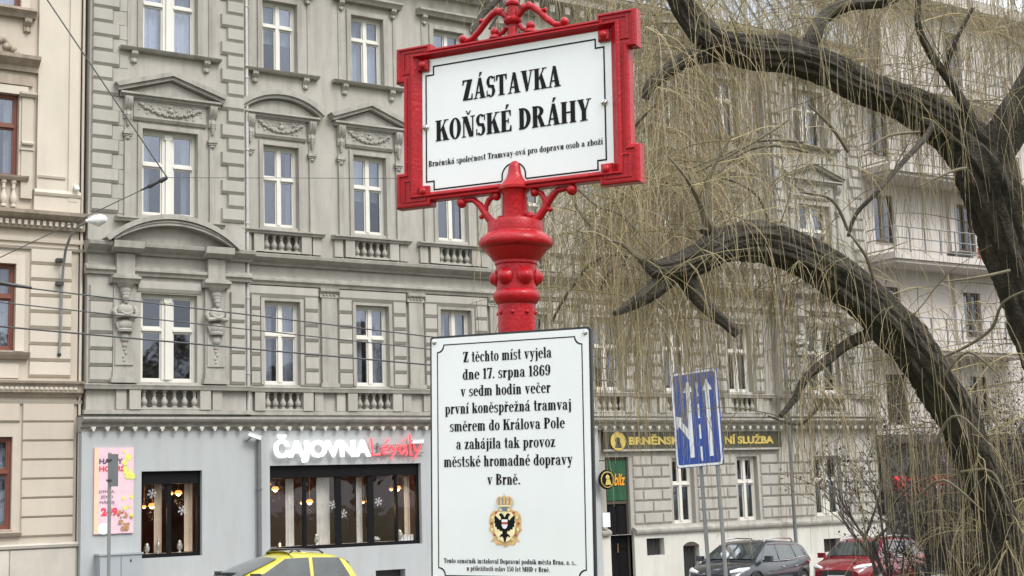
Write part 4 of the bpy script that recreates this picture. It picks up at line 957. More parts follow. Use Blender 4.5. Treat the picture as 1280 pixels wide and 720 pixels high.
# ------------------------------------------------------------------ cars
def loft(mb, rings, smooth=True):
    n = len(rings[0]); vs = [p for r in rings for p in r]
    fs = [(i*n+k, (i+1)*n+k, (i+1)*n+(k+1) % n, i*n+(k+1) % n) for i in range(len(rings)-1) for k in range(n)]
    mb.add(vs, fs+[tuple(range(n)), tuple((len(rings)-1)*n+k for k in range(n-1, -1, -1))], smooth)
def car(name, label, group, paint, X, Y, L=4.3, W=1.78, H=1.5, wagon=True, rails='black_metal', chrome_line=False, Z=None, rot=180, wst=1.66, third=True):
    t = thing(name, (X, Y, (gz(X)-.12) if Z is None else Z), label, 'car', group, rotz=R_(rot))
    t.rotation_euler.y = math.atan(-.03)
    hw = W/2; f = L/2
    belt = .92; hoodz = .95
    # stations from rear (-f) to nose (+f): x, zlow, ztop, halfwidth
    st = [(-f, .45, .80, .70), (-f+.10, .30, .98 if wagon else .95, .86), (-f+.45, .22, belt+.05, .96), (-f+1.2, .20, belt+.03, 1.0), (0, .19, belt, 1.0), (f-1.55, .19, belt, 1.0), (f-1.05, .20, hoodz, .985), (f-.6, .22, .86, .95), (f-.2, .26, .74, .86), (f-.02, .38, .62, .70)]
    rings = []
    for x, zl, zt, k in st:
        h = hw*k; m = (zl+zt)/2
        half = [(h*.86, zl), (h*.985, zl+(zt-zl)*.18), (h, zl+(zt-zl)*.5), (h*.985, zl+(zt-zl)*.78), (h*.93, zt-.03), (h*.84, zt), (0, zt+.035)]
        ring = [(x, a, b) for a, b in half]+[(x, -a, b) for a, b in half[:-1][::-1]]
        rings.append(ring)
    mb = MB(); loft(mb, rings)
    # greenhouse
    Hc = H-.03
    def wz(z): return hw*(.925-.215*max(0, min(1.1, (z-belt)/(Hc-belt))))
    rx = -f+(.16 if wagon else .30); wr = .22 if wagon else .42
    gh = [(rx-.02, belt+.06), (rx+wr*.55, belt+.32), (rx+wr, H-.15), (rx+wr+.35, H-.06), (-.3, H-.02), (f-wst-.3, H-.05), (f-wst, H-.15), (f-.5*wst-.49, belt+.23), (f-1.0, belt+.03)]
    rings = []
    for x, zt in gh:
        zb = belt-.04; wt = wz(zt)
        half = [(wz(belt), zb), (wz((zb+zt)/2), (zb+zt)/2), (wz(zt-.035), zt-.035), (wt*.93, zt), (wt*.5, zt+.018), (0, zt+.024)]
        rings.append([(x, p, q2) for p, q2 in half]+[(x, -p, q2) for p, q2 in half[:-1][::-1]])
    loft(mb, rings)
    build(mb, 'body', paint, t, local=True)
    def sidey(z): return wz(z)+.007
    def quad(pts, nm, s):
        mb = MB(); q = [(x, s*sidey(z), z) for x, z in pts]; q2 = [(x, s*(sidey(z)-.03), z) for x, z in pts]; n = len(q)
        fc = [tuple(range(n)), tuple(range(2*n-1, n-1, -1))]+[(i, n+i, n+(i+1) % n, (i+1) % n) for i in range(n)]
        mb.add(q+q2, fc); build(mb, nm, 'car_glass', t, local=True)
    top = H-.12
    for s in (-1, 1):
        dsp = f-wst-.62; quad([(dsp, belt+.04), (f-1.20, belt+.04), (f-1.0-.42*(wst-1)/.66, belt+.16), (f-wst-.12, top-.015), (dsp, top)], 'side_window', s)
        quad([(dsp-.08, belt+.04), (dsp-.08, top), (dsp-(.98 if third else .66), top-.01), (dsp-(1.12 if third else .86), belt+.07)], 'side_window', s)
        if third: quad([(dsp-1.20, belt+.06), (dsp-1.08, top-.02), (rx+wr+.22, top-.06), (rx+wr+.02, belt+.17)], 'side_window', s)
        if chrome_line:
            mb = MB(); mb.tube([(f-1.15, s*(sidey(belt)+.006), belt+.02), (-.6, s*(sidey(belt)+.006), belt+.02), (rx+wr, s*(sidey(belt+.12)+.006), belt+.12), (rx+wr+.24, s*(sidey(top)+.006), top-.05), (-.4, s*(sidey(top)+.006), top+.015), (f-wst-.14, s*(sidey(top)+.006), top+.0)], .014, 6); build(mb, 'chrome_trim', 'chrome', t, local=True)
        mb = MB(); mb.tube([(f-wst-.22, s*hw*.66, H-.05), (f-wst-.30, s*hw*.66, H+.015), (-.4, s*hw*.67, H+.045), (rx+.75, s*hw*.66, H+.02), (rx+.65, s*hw*.66, H-.04)], .02, 6); build(mb, 'roof_rail', rails, t, local=True)
        mb = MB(); mb.box(f-1.38, f-1.22, min(s*(hw+.02), s*(hw+.20)), max(s*(hw+.02), s*(hw+.20)), belt+.02, belt+.16); mb.tube([(f-1.32, s*hw*.9, belt+.03), (f-1.32, s*(hw+.06), belt+.06)], .025, 6); build(mb, 'mirror', paint if paint != 'car_yellow' else 'black_metal', t, local=True)
        mb = MB(); mb.tube([(f-.12, s*hw*.52, .68), (f-.22, s*hw*.76, .72), (f-.50, s*hw*.92, .78)], [.05, .08, .03], 8); build(mb, 'headlight', 'headlight', t, local=True)
        mb = MB(); mb.tube([(-f+.03, s*hw*.62, .84), (-f+.10, s*hw*.80, .86), (-f+.34, s*hw*.93, .90)], [.04, .08, .03], 8); build(mb, 'tail_light', 'tail_light', t, local=True)
        for wx_ in (f-.86, -f+.82):
            mb = MB(); mb.lathe([(.20, -.10), (.31, -.10), (.32, -.06), (.32, .06), (.31, .10), (.20, .10)], (wx_, s*(hw-.09), .32), 20, axis='y'); wh = build(mb, 'wheel', 'rubber', t, local=True)
            mb = MB(); mb.lathe([(.03, -.02), (.19, -.03), (.205, -.02), (.205, .02), (.03, .03)], (wx_, s*(hw-.0), .32), 16, axis='y')
            build(mb, 'rim', 'steel', wh, local=True)
            mb = MB(); mb.tube([(wx_+.40*math.cos(a), s*(hw-.015), .30+.40*math.sin(a)) for a in [math.pi*i/10 for i in range(11)]], .035, 6); build(mb, 'wheel_arch', 'rubber', t, local=True)
        mb = MB()
        for hx in (-.18, -1.0): mb.tube([(hx+.1, s*(hw+.004), .78), (hx-.06, s*(hw+.012), .78)], .013, 6)
        build(mb, 'door_handle', 'chrome', t, local=True)
    def glass(pts, nm):
        mb = MB(); n = len(pts); mb.add([p for p in pts]+[(x, y, z-.02) for x, y, z in pts], [tuple(range(n)), tuple(range(2*n-1, n-1, -1))]+[(i, n+i, n+(i+1) % n, (i+1) % n) for i in range(n)]); build(mb, nm, 'car_glass', t, local=True)
    a = f-1.0
    mb = MB()
    for k in range(9):
        yy = -1+k/4.; cz_ = .022*(1-abs(yy)**2)
        mb.add([(a-.03, yy*hw*.80, belt+.075+cz_), (f-.5*wst-.51, yy*hw*.78, belt+.255+cz_), (f-wst+.02, yy*hw*.655, H-.135+cz_)], [])
    mb.f += [(3*k, 3*k+3, 3*k+4, 3*k+1) for k in range(8)]+[(3*k+1, 3*k+4, 3*k+5, 3*k+2) for k in range(8)]; mb.sm += [True]*16
    build(mb, 'windscreen', 'car_glass', t, local=True)
    glass([(rx+.0, hw*.76, belt+.12), (rx+wr*.55-.015, hw*.72, belt+.34), (rx+wr-.02, hw*.66, H-.16), (rx+wr-.02, -hw*.66, H-.16), (rx+wr*.55-.015, -hw*.72, belt+.34), (rx+.0, -hw*.76, belt+.12)], 'rear_window')
    mb = MB(); mb.box(f-.12, f+.01, -.42, .42, .45, .62); build(mb, 'grille', 'black_metal', t, local=True)
    mb = MB(); mb.box(f-.0, f+.02, -.26, .26, .40, .50); build(mb, 'number_plate', 'sign_white', t, local=True)
    return t
def onplane(px, Yc): d = at(px, 690, 1.0); return d.x*Yc/d.y
car('parked_car', 'yellow hatchback with black roof rails in front of the tea room', None, 'car_yellow', onplane(352, 26.8)-.43, 26.8, 3.7, 1.66, 1.48, wst=1.92, third=False)
car('parked_car', 'dark red estate car with pale roof rails parked right of the dark grey estate', 'estate cars parked at the kerb', 'car_red', 30.7, 29.0, 4.6, 1.80, 1.50, rails='chrome', chrome_line=True, rot=200)
car('parked_car', 'dark grey estate car with chrome window line parked left of the red car', 'estate cars parked at the kerb', 'car_dark', 26.15, 29.0, 4.5, 1.78, 1.48, rails='chrome', chrome_line=True, rot=202)
car('parked_car', 'pale car half hidden behind the willow at the far right', None, 'car_white', 36.2, 28.8, 4.3, 1.8, 1.40, rot=192)

# ------------------------------------------------------------------ traffic signs, wires
# blue lane sign
def frame_thing(name, loc, u, tilt, lean, label, cat):
    u = Vector(u).normalized(); v = Vector((0, 0, 1)); n = v.cross(u)
    u2 = u*math.cos(tilt)+v*math.sin(tilt); v2 = -u*math.sin(tilt)+v*math.cos(tilt)
    n2 = v2.cross(u2)         # local +Y, away from viewer
    v3 = v2*math.cos(lean)-n2*math.sin(lean); n3 = v3.cross(u2)
    o = thing(name, loc, label, cat)
    o.rotation_mode = 'QUATERNION'
    o.rotation_quaternion = Matrix(((u2.x, n3.x, v3.x), (u2.y, n3.y, v3.y), (u2.z, n3.z, v3.z))).to_quaternion()
    return o
c = at(870.5, 523, 22.0)
bs = frame_thing('lane_sign', tuple(c), (math.cos(R_(-78)), math.sin(R_(-78)), 0), R_(1.6), 0, 'tall blue lane sign with white arrows on two grey posts, seen through willow twigs', 'traffic sign')
bw, bh = .92, 1.50
def rrect(w, h, r, n=4):
    pts = []
    for cx, cz, a0 in ((w/2-r, h/2-r, 0), (-w/2+r, h/2-r, 90), (-w/2+r, -h/2+r, 180), (w/2-r, -h/2+r, 270)):
        for i in range(n+1): a = R_(a0+90*i/n); pts.append((cx+r*math.cos(a), cz+r*math.sin(a)))
    return pts
mb = MB(); mb.ext(rrect(bw, bh, .06), 0, .02); build(mb, 'sign_plate', 'blue_sign', bs, local=True)
def ringband(mb, o, i, y, d=.002):
    n = len(o); vs = [(x, y, z) for x, z in o]+[(x, y, z) for x, z in i]
    mb.add(vs, [(k, (k+1) % n, n+(k+1) % n, n+k) for k in range(n)])
mb = MB(); ringband(mb, rrect(bw-.02, bh-.02, .055), rrect(bw-.09, bh-.09, .035), -.003); build(mb, 'white_border', 'sign_white', bs, local=True)
mb = MB()
mb.ext([(-.165, -.60), (-.085, -.60), (-.085, .42), (-.03, .42), (-.125, .60), (-.22, .42), (-.165, .42)], -.005, -.002)
mb.ext([(.205, -.60), (.285, -.60), (.285, .42), (.345, .42), (.245, .60), (.15, .42), (.205, .42)], -.005, -.002)
mb.ext([(-.168, -.32), (-.168, -.16), (-.30, -.02), (-.26, .03), (-.39, .06), (-.40, -.16), (-.35, -.10), (-.23, -.24)], -.006, -.002)
for z in (-.66, -.32, .0, .34): mb.box(.04, .075, -.004, -.002, z, z+.22)
build(mb, 'white_arrows', 'sign_white', bs, local=True)
mb = MB()
for x in (-.02, .30): mb.tube([(x, .05, -3.4), (x, .05, .72)], .033, 10)
build(mb, 'post', 'steel', bs, local=True)
# edge-on plate sign at left
c = at(137, 588, 21.0); c2 = at(139, 720, 21.0)
es = thing('street_sign', (c.x, c.y, gz(c.x)-.0), 'small grey plate sign seen from behind on a thin pole before the pink poster', 'traffic sign')
mb = MB(); mb.tube([(0, 0, -.1), (0, 0, c.z-gz(c.x)+.26)], .027, 8); build(mb, 'post', 'steel', es, local=True)
zc = c.z-gz(c.x); mb = MB(); mb.box(-.01, .125, -.03, -.005, zc-.24, zc+.24); o = build(mb, 'plate', 'dark_pipe', es, local=True); o.rotation_euler.z = R_(-20)
mb = MB()
for dz in (-.15, .15): mb.box(-.04, .05, -.04, .035, zc+dz-.015, zc+dz+.015)
build(mb, 'clamp', 'black_metal', es, local=True)
def wire(pts, label, r=.012, sag=0.0, n=14):
    mb = MB(); P = []
    for a, b in zip(pts[:-1], pts[1:]):
        for i in range(n): t = i/n; p = a.lerp(b, t); p = p-Vector((0, 0, sag*4*t*(1-t))); P.append(p)
    P.append(pts[-1]); mb.tube(P, r, 6)
    return tag(build(mb, 'overhead_wire', 'wire'), label, 'wire', 'overhead wires across the street')
wire([at(-90, 345, 24), at(770, 449, 30)], 'uppermost of the three wires that cross before the first floor windows', .014)
wire([at(-90, 368, 24), at(770, 462, 30)], 'middle of the three wires that cross before the first floor windows', .012)
wire([at(-90, 400, 24), at(770, 477, 30)], 'lowest of the three wires that cross before the first floor windows', .017)
q0, q1, q2 = at(209, 222, 24), at(176, 238, 24), at(-40, 341, 23)
wire([at(20, -58, 24), q0], 'steep wire dropping from the top left to the turnbuckle', .013)
wire([q1, q2], 'wire running from the turnbuckle down to the left edge', .009)
wire([q0, at(800, 224, 34)], 'thin level wire running right from the turnbuckle behind the red sign', .006)
mb = MB(); mb.tube([q0, q0.lerp(q1, .25), q0.lerp(q1, .3), q0.lerp(q1, .7), q0.lerp(q1, .75), q1], [.03, .05, .025, .04, .02, .015], 8)
tag(build(mb, 'turnbuckle', 'black_metal'), 'black insulator turnbuckle where three thin wires meet', 'insulator')
q3, q4 = at(18, 360-12, 24.1), at(41, 358, 24.4)
mb = MB(); mb.tube([at(-2, 353, 24.2), at(20, 357, 24.3), at(40, 359.5, 24.4)], [.03, .035, .02], 8); tag(build(mb, 'wire_coupling', 'black_metal'), 'dark sleeve clamped on the uppermost of the three wires at the left', 'insulator')

# ------------------------------------------------------------------ horse tram stop sign (local frame: X along the board, Y away from the viewer, Z up the post)
S0 = at(644, 250, 5.0)
phi, tau, kap = R_(-59.83), R_(-1.235), R_(-0.045)
T = frame_thing('tram_stop_sign', tuple(S0), (math.cos(phi), math.sin(phi), 0), tau, kap, 'red cast iron horse tram stop post with framed white name board and white information plate', 'sign')
PY = 0.0    # board plane
# --- slab-serif condensed face, drawn stroke by stroke
S_, t_, X_ = .19, .065, .70
def R(a, b, c, d): return ('p', [(a, b), (c, b), (c, d), (a, d)])
def P(*p): return ('p', list(p))
def A_(cx, cy, rx, ry, wx, wy, a0=0, a1=360): return ('a', cx, cy, rx, ry, wx, wy, a0, a1)
def dot(x, y, r=.09): return ('d', x, y, r)
def ser(*xs, y=0): return [R(a, y, b, y+.05) for a, b in xs]
G = {
'Z': (.52, [R(0, .92, .50, 1), R(.02, 0, .52, .08), P((.03, .07), (.27, .07), (.49, .93), (.25, .93)), P((0, .74), (.05, .74), (.09, .93), (0, .93)), P((.43, .07), (.52, .07), (.52, .30), (.47, .30))]),
'A': (.62, [P((.07, 0), (.14, 0), (.34, .93), (.27, 1)), P((.25, 1), (.40, 1), (.59, 0), (.37, 0)), R(.16, .26, .44, .33)]+ser((0, .22), (.31, .64))),
'S': (.46, [A_(.23, .735, .22, .28, .155, .075, 35, 250), A_(.23, .265, .22, .28, .155, .075, -145, 70), P((.03, .66), (.20, .56), (.43, .34), (.27, .42), (.05, .58), (.03, .62)), P((.05, .60), (.10, .46), (.42, .40), (.38, .56)), R(.39, .70, .44, .98), R(.02, .02, .07, .32)]),
'T': (.54, [R(0, .92, .54, 1), R(.175, 0, .365, 1), P((0, .72), (.05, .72), (.10, .93), (0, .93)), P((.54, .72), (.49, .72), (.44, .93), (.54, .93))]+ser((.10, .44))),
'V': (.60, [P((.04, 1), (.26, 1), (.38, .1), (.30, 0), (.25, 0)), P((.50, 1), (.56, 1), (.34, 0), (.28, 0))]+ser((0, .32), (.40, .63), y=.95)),
'K': (.64, [R(.05, 0, .25, 1), P((.22, .36), (.22, .48), (.47, 1), (.54, 1)), P((.28, .56), (.40, .74), (.63, 0), (.40, 0))]+ser((0, .30), (.34, .67))+ser((0, .30), (.40, .64), y=.95)),
'O': (.56, [A_(.28, .5, .28, .52, .18, .07)]),
'N': (.64, [R(.07, 0, .13, 1), R(.50, 0, .56, 1), P((.05, 1), (.27, 1), (.56, 0), (.36, 0))]+ser((0, .20))+ser((0, .2), (.42, .64), y=.95)),
'E': (.52, [R(.05, 0, .25, 1), R(.02, .93, .48, 1), R(.02, 0, .51, .07), R(.2, .47, .38, .54), P((.48, 1), (.48, .72), (.44, .72), (.38, .94)), P((.51, 0), (.51, .28), (.46, .28), (.40, .06)), R(.34, .38, .385, .63)]),
'D': (.58, [R(.05, 0, .25, 1), A_(.20, .5, .37, .5, .19, .07, -90, 90), R(.02, .93, .22, 1), R(.02, 0, .22, .07)]),
'R': (.62, [R(.05, 0, .25, 1), A_(.22, .735, .32, .265, .18, .065, -90, 90), P((.26, .48), (.42, .52), (.60, 0), (.40, 0)), R(.02, .94, .24, 1)]+ser((0, .30), (.38, .64))),
'P': (.56, [R(.05, 0, .25, 1), A_(.22, .72, .33, .28, .18, .065, -90, 90), R(.02, .94, .24, 1)]+ser((0, .32))),
'B': (.58, [R(.05, 0, .25, 1), A_(.22, .75, .30, .25, .17, .06, -90, 90), A_(.22, .26, .34, .26, .18, .06, -90, 90), R(.02, .94, .24, 1), R(.02, 0, .24, .06)]),
'H': (.70, [R(.05, 0, .25, 1), R(.44, 0, .64, 1), R(.2, .46, .48, .53)]+ser((0, .30), (.39, .69))+ser((0, .30), (.39, .69), y=.95)),
'Y': (.60, [P((.03, 1), (.25, 1), (.37, .46), (.20, .46)), P((.50, 1), (.56, 1), (.38, .42), (.31, .42)), R(.20, 0, .39, .5)]+ser((.12, .46))+ser((0, .30), (.41, .63), y=.95)),
'M': (.80, [R(.06, 0, .12, 1), R(.55, 0, .75, 1), P((.05, 1), (.25, 1), (.46, 0), (.34, 0)), P((.56, 1), (.62, 1), (.42, 0), (.36, 0))]+ser((0, .18), (.50, .80))+ser((0, .2), (.55, .80), y=.95)),
'n': (.50, [R(.04, 0, .21, X_), A_(.24, .50, .20, .21, .16, .09, -5, 150), R(.275, 0, .44, .50)]+ser((0, .24), (.25, .48))+ser((0, .12), y=X_-.05)),
'm': (.76, [R(.04, 0, .21, X_), A_(.23, .50, .20, .21, .16, .09, -5, 150), R(.265, 0, .43, .50), A_(.47, .50, .22, .21, .16, .09, -5, 140), R(.53, 0, .69, .5)]+ser((0, .24), (.25, .45), (.51, .74))+ser((0, .12), y=X_-.05)),
'h': (.50, [R(.04, 0, .21, 1), A_(.24, .50, .20, .21, .16, .09, -5, 150), R(.275, 0, .44, .50)]+ser((0, .24), (.25, .48))+ser((0, .12), y=.95)),
'u': (.50, [R(.05, .2, .22, X_), R(.28, 0, .45, X_), A_(.25, .21, .20, .22, .16, .09, 180, 330)]+ser((0, .10), (.22, .30), y=X_-.05)+ser((.40, .50))),
'o': (.46, [A_(.23, .35, .23, .37, .155, .055)]),
'e': (.45, [A_(.23, .35, .23, .37, .16, .055, 8, 318), R(.12, .36, .455, .42)]),
'c': (.42, [A_(.23, .35, .23, .37, .16, .055, 50, 315), dot(.35, .56, .07)]),
'a': (.47, [R(.24, 0, .40, .5), A_(.21, .49, .19, .23, .14, .06, 0, 165), A_(.20, .20, .20, .21, .14, .05, 40, 340), dot(.10, .53, .07)]+ser((.3, .49))),
'd': (.50, [A_(.22, .35, .22, .37, .155, .06, 20, 340), R(.27, 0, .44, 1)]+ser((.18, .3), y=.95)+ser((.36, .51))),
'b': (.50, [A_(.27, .35, .22, .37, .155, .06, -160, 160), R(.05, 0, .22, 1)]+ser((0, .12), y=.95)),
'p': (.50, [A_(.27, .35, .22, .37, .155, .06, -160, 160), R(.05, -.26, .22, X_)]+ser((0, .28), y=-.26)+ser((0, .10), y=X_-.05)),
'l': (.27, [R(.05, 0, .22, 1)]+ser((0, .27))+ser((0, .12), y=.95)),
'i': (.27, [R(.05, 0, .22, X_), dot(.135, .88, .085)]+ser((0, .27))+ser((0, .12), y=X_-.05)),
'\u0131': (.27, [R(.05, 0, .22, X_)]+ser((0, .27))+ser((0, .12), y=X_-.05)),
'j': (.27, [R(.07, -.1, .24, X_), A_(.06, -.1, .18, .17, .16, .06, -110, 0), dot(.155, .88, .085)]+ser((0, .12), y=X_-.05)),
'k': (.52, [R(.04, 0, .21, 1), P((.19, .24), (.19, .34), (.37, X_), (.44, X_)), P((.23, .40), (.33, .52), (.52, 0), (.31, 0))]+ser((0, .25), (.28, .54))+ser((0, .12), y=.95)+ser((.30, .50), y=X_-.05)),
'r': (.38, [R(.04, 0, .21, X_), A_(.28, .46, .16, .24, .14, .1, 60, 175), dot(.32, .60, .08)]+ser((0, .26))+ser((0, .12), y=X_-.05)),
's': (.38, [A_(.19, .52, .18, .20, .13, .06, 40, 250), A_(.19, .18, .18, .20, .13, .06, -140, 70), P((.04, .44), (.10, .34), (.34, .26), (.30, .38)), R(.31, .48, .35, X_), R(.02, 0, .06, .2)]),
't': (.33, [R(.08, .1, .24, .95), R(0, X_-.06, .32, X_), A_(.22, .13, .14, .14, .10, .06, 190, 330)]),
'v': (.48, [P((.02, X_), (.21, X_), (.30, .05), (.24, 0), (.19, 0)), P((.38, X_), (.43, X_), (.27, 0), (.22, 0))]+ser((0, .25), (.30, .49), y=X_-.05)),
'y': (.48, [P((.02, X_), (.21, X_), (.32, .08), (.24, -.05)), P((.38, X_), (.43, X_), (.22, -.26), (.14, -.26)), dot(.11, -.20, .08)]+ser((0, .25), (.30, .49), y=X_-.05)),
'z': (.42, [R(.01, X_-.07, .40, X_), R(.01, 0, .41, .07), P((.03, .06), (.22, .06), (.38, X_-.06), (.19, X_-.06)), R(.01, .52, .05, X_), R(.37, 0, .41, .2)]),
'1': (.34, [R(.09, 0, .26, 1), P((0, .82), (.10, .82), (.14, .98), (.10, .98))]+ser((0, .34))),
'7': (.44, [R(.0, .88, .44, 1), P((.10, 0), (.29, 0), (.44, .90), (.32, .90)), R(0, .72, .05, .9)]),
'8': (.48, [A_(.24, .75, .21, .26, .13, .06), A_(.24, .26, .24, .27, .155, .06)]),
'6': (.48, [A_(.25, .31, .23, .32, .15, .06), A_(.29, .5, .27, .52, .17, .07, 100, 220), dot(.37, .84, .08), A_(.28, .62, .2, .38, .1, .06, 30, 100)]),
'9': (.48, [A_(.23, .69, .23, .32, .15, .06), A_(.19, .5, .27, .52, .17, .07, -80, 40), dot(.10, .17, .08), A_(.2, .38, .2, .38, .1, .06, 210, 280)]),
'5': (.44, [A_(.18, .30, .25, .32, .16, .07, -150, 120), R(.05, .88, .38, 1), R(.05, .5, .10, 1)]),
'0': (.48, [A_(.24, .5, .24, .51, .16, .06)]),
'.': (.20, [dot(.10, .08, .09)]), ',': (.20, [dot(.10, .08, .09), P((.08, -.16), (.12, -.16), (.19, .06), (.10, .02))]),
'-': (.28, [R(.02, .28, .26, .38)]), ' ': (.24, []),
}
def acc(kind, x, y):
    if kind == 'a': return [P((x-.03, y), (x+.03, y), (x+.15, y+.22), (x+.01, y+.22))]
    if kind == 'c': return [P((x-.13, y+.2), (x-.06, y+.2), (x+.03, y), (x-.03, y)), P((x+.13, y+.2), (x+.08, y+.2), (x-.03, y), (x+.03, y))]
for ch, base, k in ('ÁAa', 'ŇNc', 'ÉEa', 'áaa', 'ěec', 'íıa', 'čcc', 'řrc', 'žzc', 'éea'):
    wd, s = G[{'ı': '\u0131'}.get(base, base)]
    G[ch] = (wd, s+acc(k, wd/2, 1.06 if base.isupper() else X_+.09))
def lettering(s, x0, x1, zb, cap, y, m, parent, name='lettering', slope=0.0):
    tot = sum(G[c][0]+.035 for c in s)-.035; kx = (x1-x0)/tot; mb = MB(); x = 0; q = 0
    for c in s:
        wd, st = G[c]
        for k, e in enumerate(st):
            yy = y-.00003*(k+1); tr = lambda px, pz: (x0+(x+px)*kx, yy, zb+pz*cap)
            if e[0] == 'p':
                v = [tr(*p) for p in e[1]]; mb.add(v, [tuple(range(len(v)))])
            elif e[0] == 'd':
                v = [tr(e[1]+e[3]*math.cos(a*math.pi/5), e[2]+e[3]*.9*math.sin(a*math.pi/5)) for a in range(10)]; mb.add(v, [tuple(range(10))])
            else:
                _, cx, cy, rx, ry, wx, wy, a0, a1 = e; n = max(5, int(abs(a1-a0)/18)); v = []
                for i in range(n+1):
                    a = R_(a0+(a1-a0)*i/n); ca, sa = math.cos(a), math.sin(a)
                    v += [tr(cx+rx*ca, cy+ry*sa), tr(cx+(rx-wx)*ca, cy+(ry-wy)*sa)]
                mb.add(v, [(2*i, 2*i+2, 2*i+3, 2*i+1) for i in range(n)])
        x += wd+.035
    o = build(mb, name, m, parent, local=True)
    return o
# --- post
mb = MB()
post = [(.085, -3.6), (.085, -3.3), (.066, -3.2), (.066, -.375), (.073, -.37), (.082, -.355), (.084, -.343), (.080, -.333), (.071, -.325), (.071, -.236), (.076, -.232), (.076, -.222), (.084, -.216), (.094, -.202), (.110, -.184), (.112, -.178), (.120, -.176), (.128, -.170), (.132, -.160), (.131, -.150), (.124, -.138), (.112, -.128), (.104, -.124), (.103, -.120), (.100, -.119), (.100, -.086), (.097, -.080), (.070, -.079), (.068, -.070), (.054, -.068), (.046, -.070), (.044, .020), (.050, .032), (.060, .036), (.060, .046), (.050, .056), (.034, .075), (.025, .095), (.022, .118), (.018, .132), (.008, .140)]
mb.lathe(post, (0, 0, 0), 40); build(mb, 'post', 'red_paint', T, local=True)
for k in range(6):
    a = math.pi/3*k-math.pi/2-.12
    def boss(mb): mb.lathe([(.030, 0), (.031, .006), (.024, .014), (.020, .022), (.010, .028), (.003, .030)], (0, 0, 0), 14, axis='y')
    o = put(cached('boss', boss, 'boss', 'red_paint'), 'boss', T, (.066*math.cos(a), .066*math.sin(a), -.280), True); o.rotation_euler.z = a+math.pi/2+math.pi
for k in range(8):
    a = math.pi/4*k+.25
    def bead(mb): mb.ball((0, 0, 0), .008, 8, 5)
    put(cached('rivet', bead, 'rivet', 'red_paint'), 'rivet', T, (.066*math.cos(a), .066*math.sin(a), -.405), True)
# --- board frame: nested outlines with eared corners, swept in depth
XL, XR, ZB, ZT = -.450, .453, .030, .602      # straight edges; ears stick out
def eared(d, e=.019, L=.115):
    x0, x1, z0, z1 = XL+d*1.25, XR-d*1.25, ZB+d*.8, ZT-d*.8; ex = .032; L -= 2*d
    pts = []
    for sx, sz in ((1, -1), (1, 1), (-1, 1), (-1, -1)):
        X = x1 if sx > 0 else x0; Z = z1 if sz > 0 else z0
        c = [(X-sx*L, Z), (X-sx*L, Z+sz*e), (X+sx*ex, Z+sz*e), (X+sx*ex, Z-sz*L), (X, Z-sz*L)]
        if sx*sz > 0: c = c[::-1]
        pts += c
    return pts
def stack(mb, loops):
    n = len(loops[0][1]); vs = []
    for y, l in loops: vs += [(x, y, z) for x, z in l]
    mb.add(vs, [(k*n+i, k*n+(i+1) % n, (k+1)*n+(i+1) % n, (k+1)*n+i) for k in range(len(loops)-1) for i in range(n)])
mb = MB()
prof = [(0.0, .022), (0.0, -.016), (.004, -.024), (.012, -.025), (.015, -.019), (.022, -.018), (.026, -.023), (.030, -.023)]
stack(mb, [(y, eared(d)) for d, y in prof]+[(.022, eared(.030)), (.022, eared(0))])
for sx in (-1, 1):
    for sz in (-1, 1):
        X = XR if sx > 0 else XL; Z = ZT if sz > 0 else ZB
        a, b = sorted((X-sx*.110, X+sx*.028)); c, d_ = sorted((Z-sz*.022, Z+sz*.015)); mb.box(a, b, -.0185, .021, c, d_)
        a, b = sorted((X-sx*.038, X+sx*.028)); c, d_ = sorted((Z-sz*.110, Z-sz*.0225)); mb.box(a, b, -.0185, .021, c, d_)
# inner bevel down to the board: plain rectangle loop, on top of the eared sweep
def rect(d, k=.5): return [(XR-d, ZB+d*k), (XR-d, ZT-d*k), (XL+d, ZT-d*k), (XL+d, ZB+d*k)]
stack(mb, [(.018, rect(.030)), (-.0225, rect(.030)), (-.027, rect(.036)), (-.027, rect(.044)), (-.020, rect(.049)), (-.014, rect(.055)), (-.003, rect(.070)), (.012, rect(.0705))])
build(mb, 'frame', 'red_paint', T, local=True)
# overlay: ridge follows straight bars at the outer edge too
IX0, IX1, IZ0, IZ1 = XL+.094, XR-.094, ZB+.094-.062, ZT-.094+.038
IX0, IX1, IZ0, IZ1 = -.379, .370, .057, .554
mb = MB(); mb.box(-.40, .40, -.0, .012, .045, .585); build(mb, 'name_board', 'enamel', T, local=True)
N_ = .032
def notched(d, n=N_, arch=.0):
    x0, x1, z0, z1 = IX0+d, IX1-d, IZ0+d, IZ1-d
    p = [(x0+n, z0)]
    if arch:
        p += [(-.004-arch*math.cos(math.pi*i/16), max(z0, .088+arch*math.sin(math.pi*i/16)) if 0 < i < 16 else z0) for i in range(17)]
    p += [(x1-n, z0), (x1-n, z0+n), (x1, z0+n), (x1, z1-n), (x1-n, z1-n), (x1-n, z1), (x0+n, z1), (x0+n, z1-n), (x0, z1-n), (x0, z0+n), (x0+n, z0+n)]
    return p
mb = MB(); a1 = notched(.013, arch=.050); a2 = notched(.0185, arch=.0445); ringband(mb, a1, a2, -.0012); build(mb, 'black_line', 'black_enamel', T, local=True)
for cx, cz in ((IX0+N_/2-.006, IZ0+N_/2-.006), (IX1-N_/2+.006, IZ0+N_/2-.006), (IX0+N_/2-.006, IZ1-N_/2+.006), (IX1-N_/2+.006, IZ1-N_/2+.006)):
    def csq(mb): mb.box(-.021, .021, -.020, 0, -.021, .021, .006); mb.ball((0, -.018, 0), .0155, 12, 8, (1, .8, 1))
    put(cached('csq', csq, 'corner_boss', 'red_paint'), 'corner_boss', T, (cx, 0, cz), True)
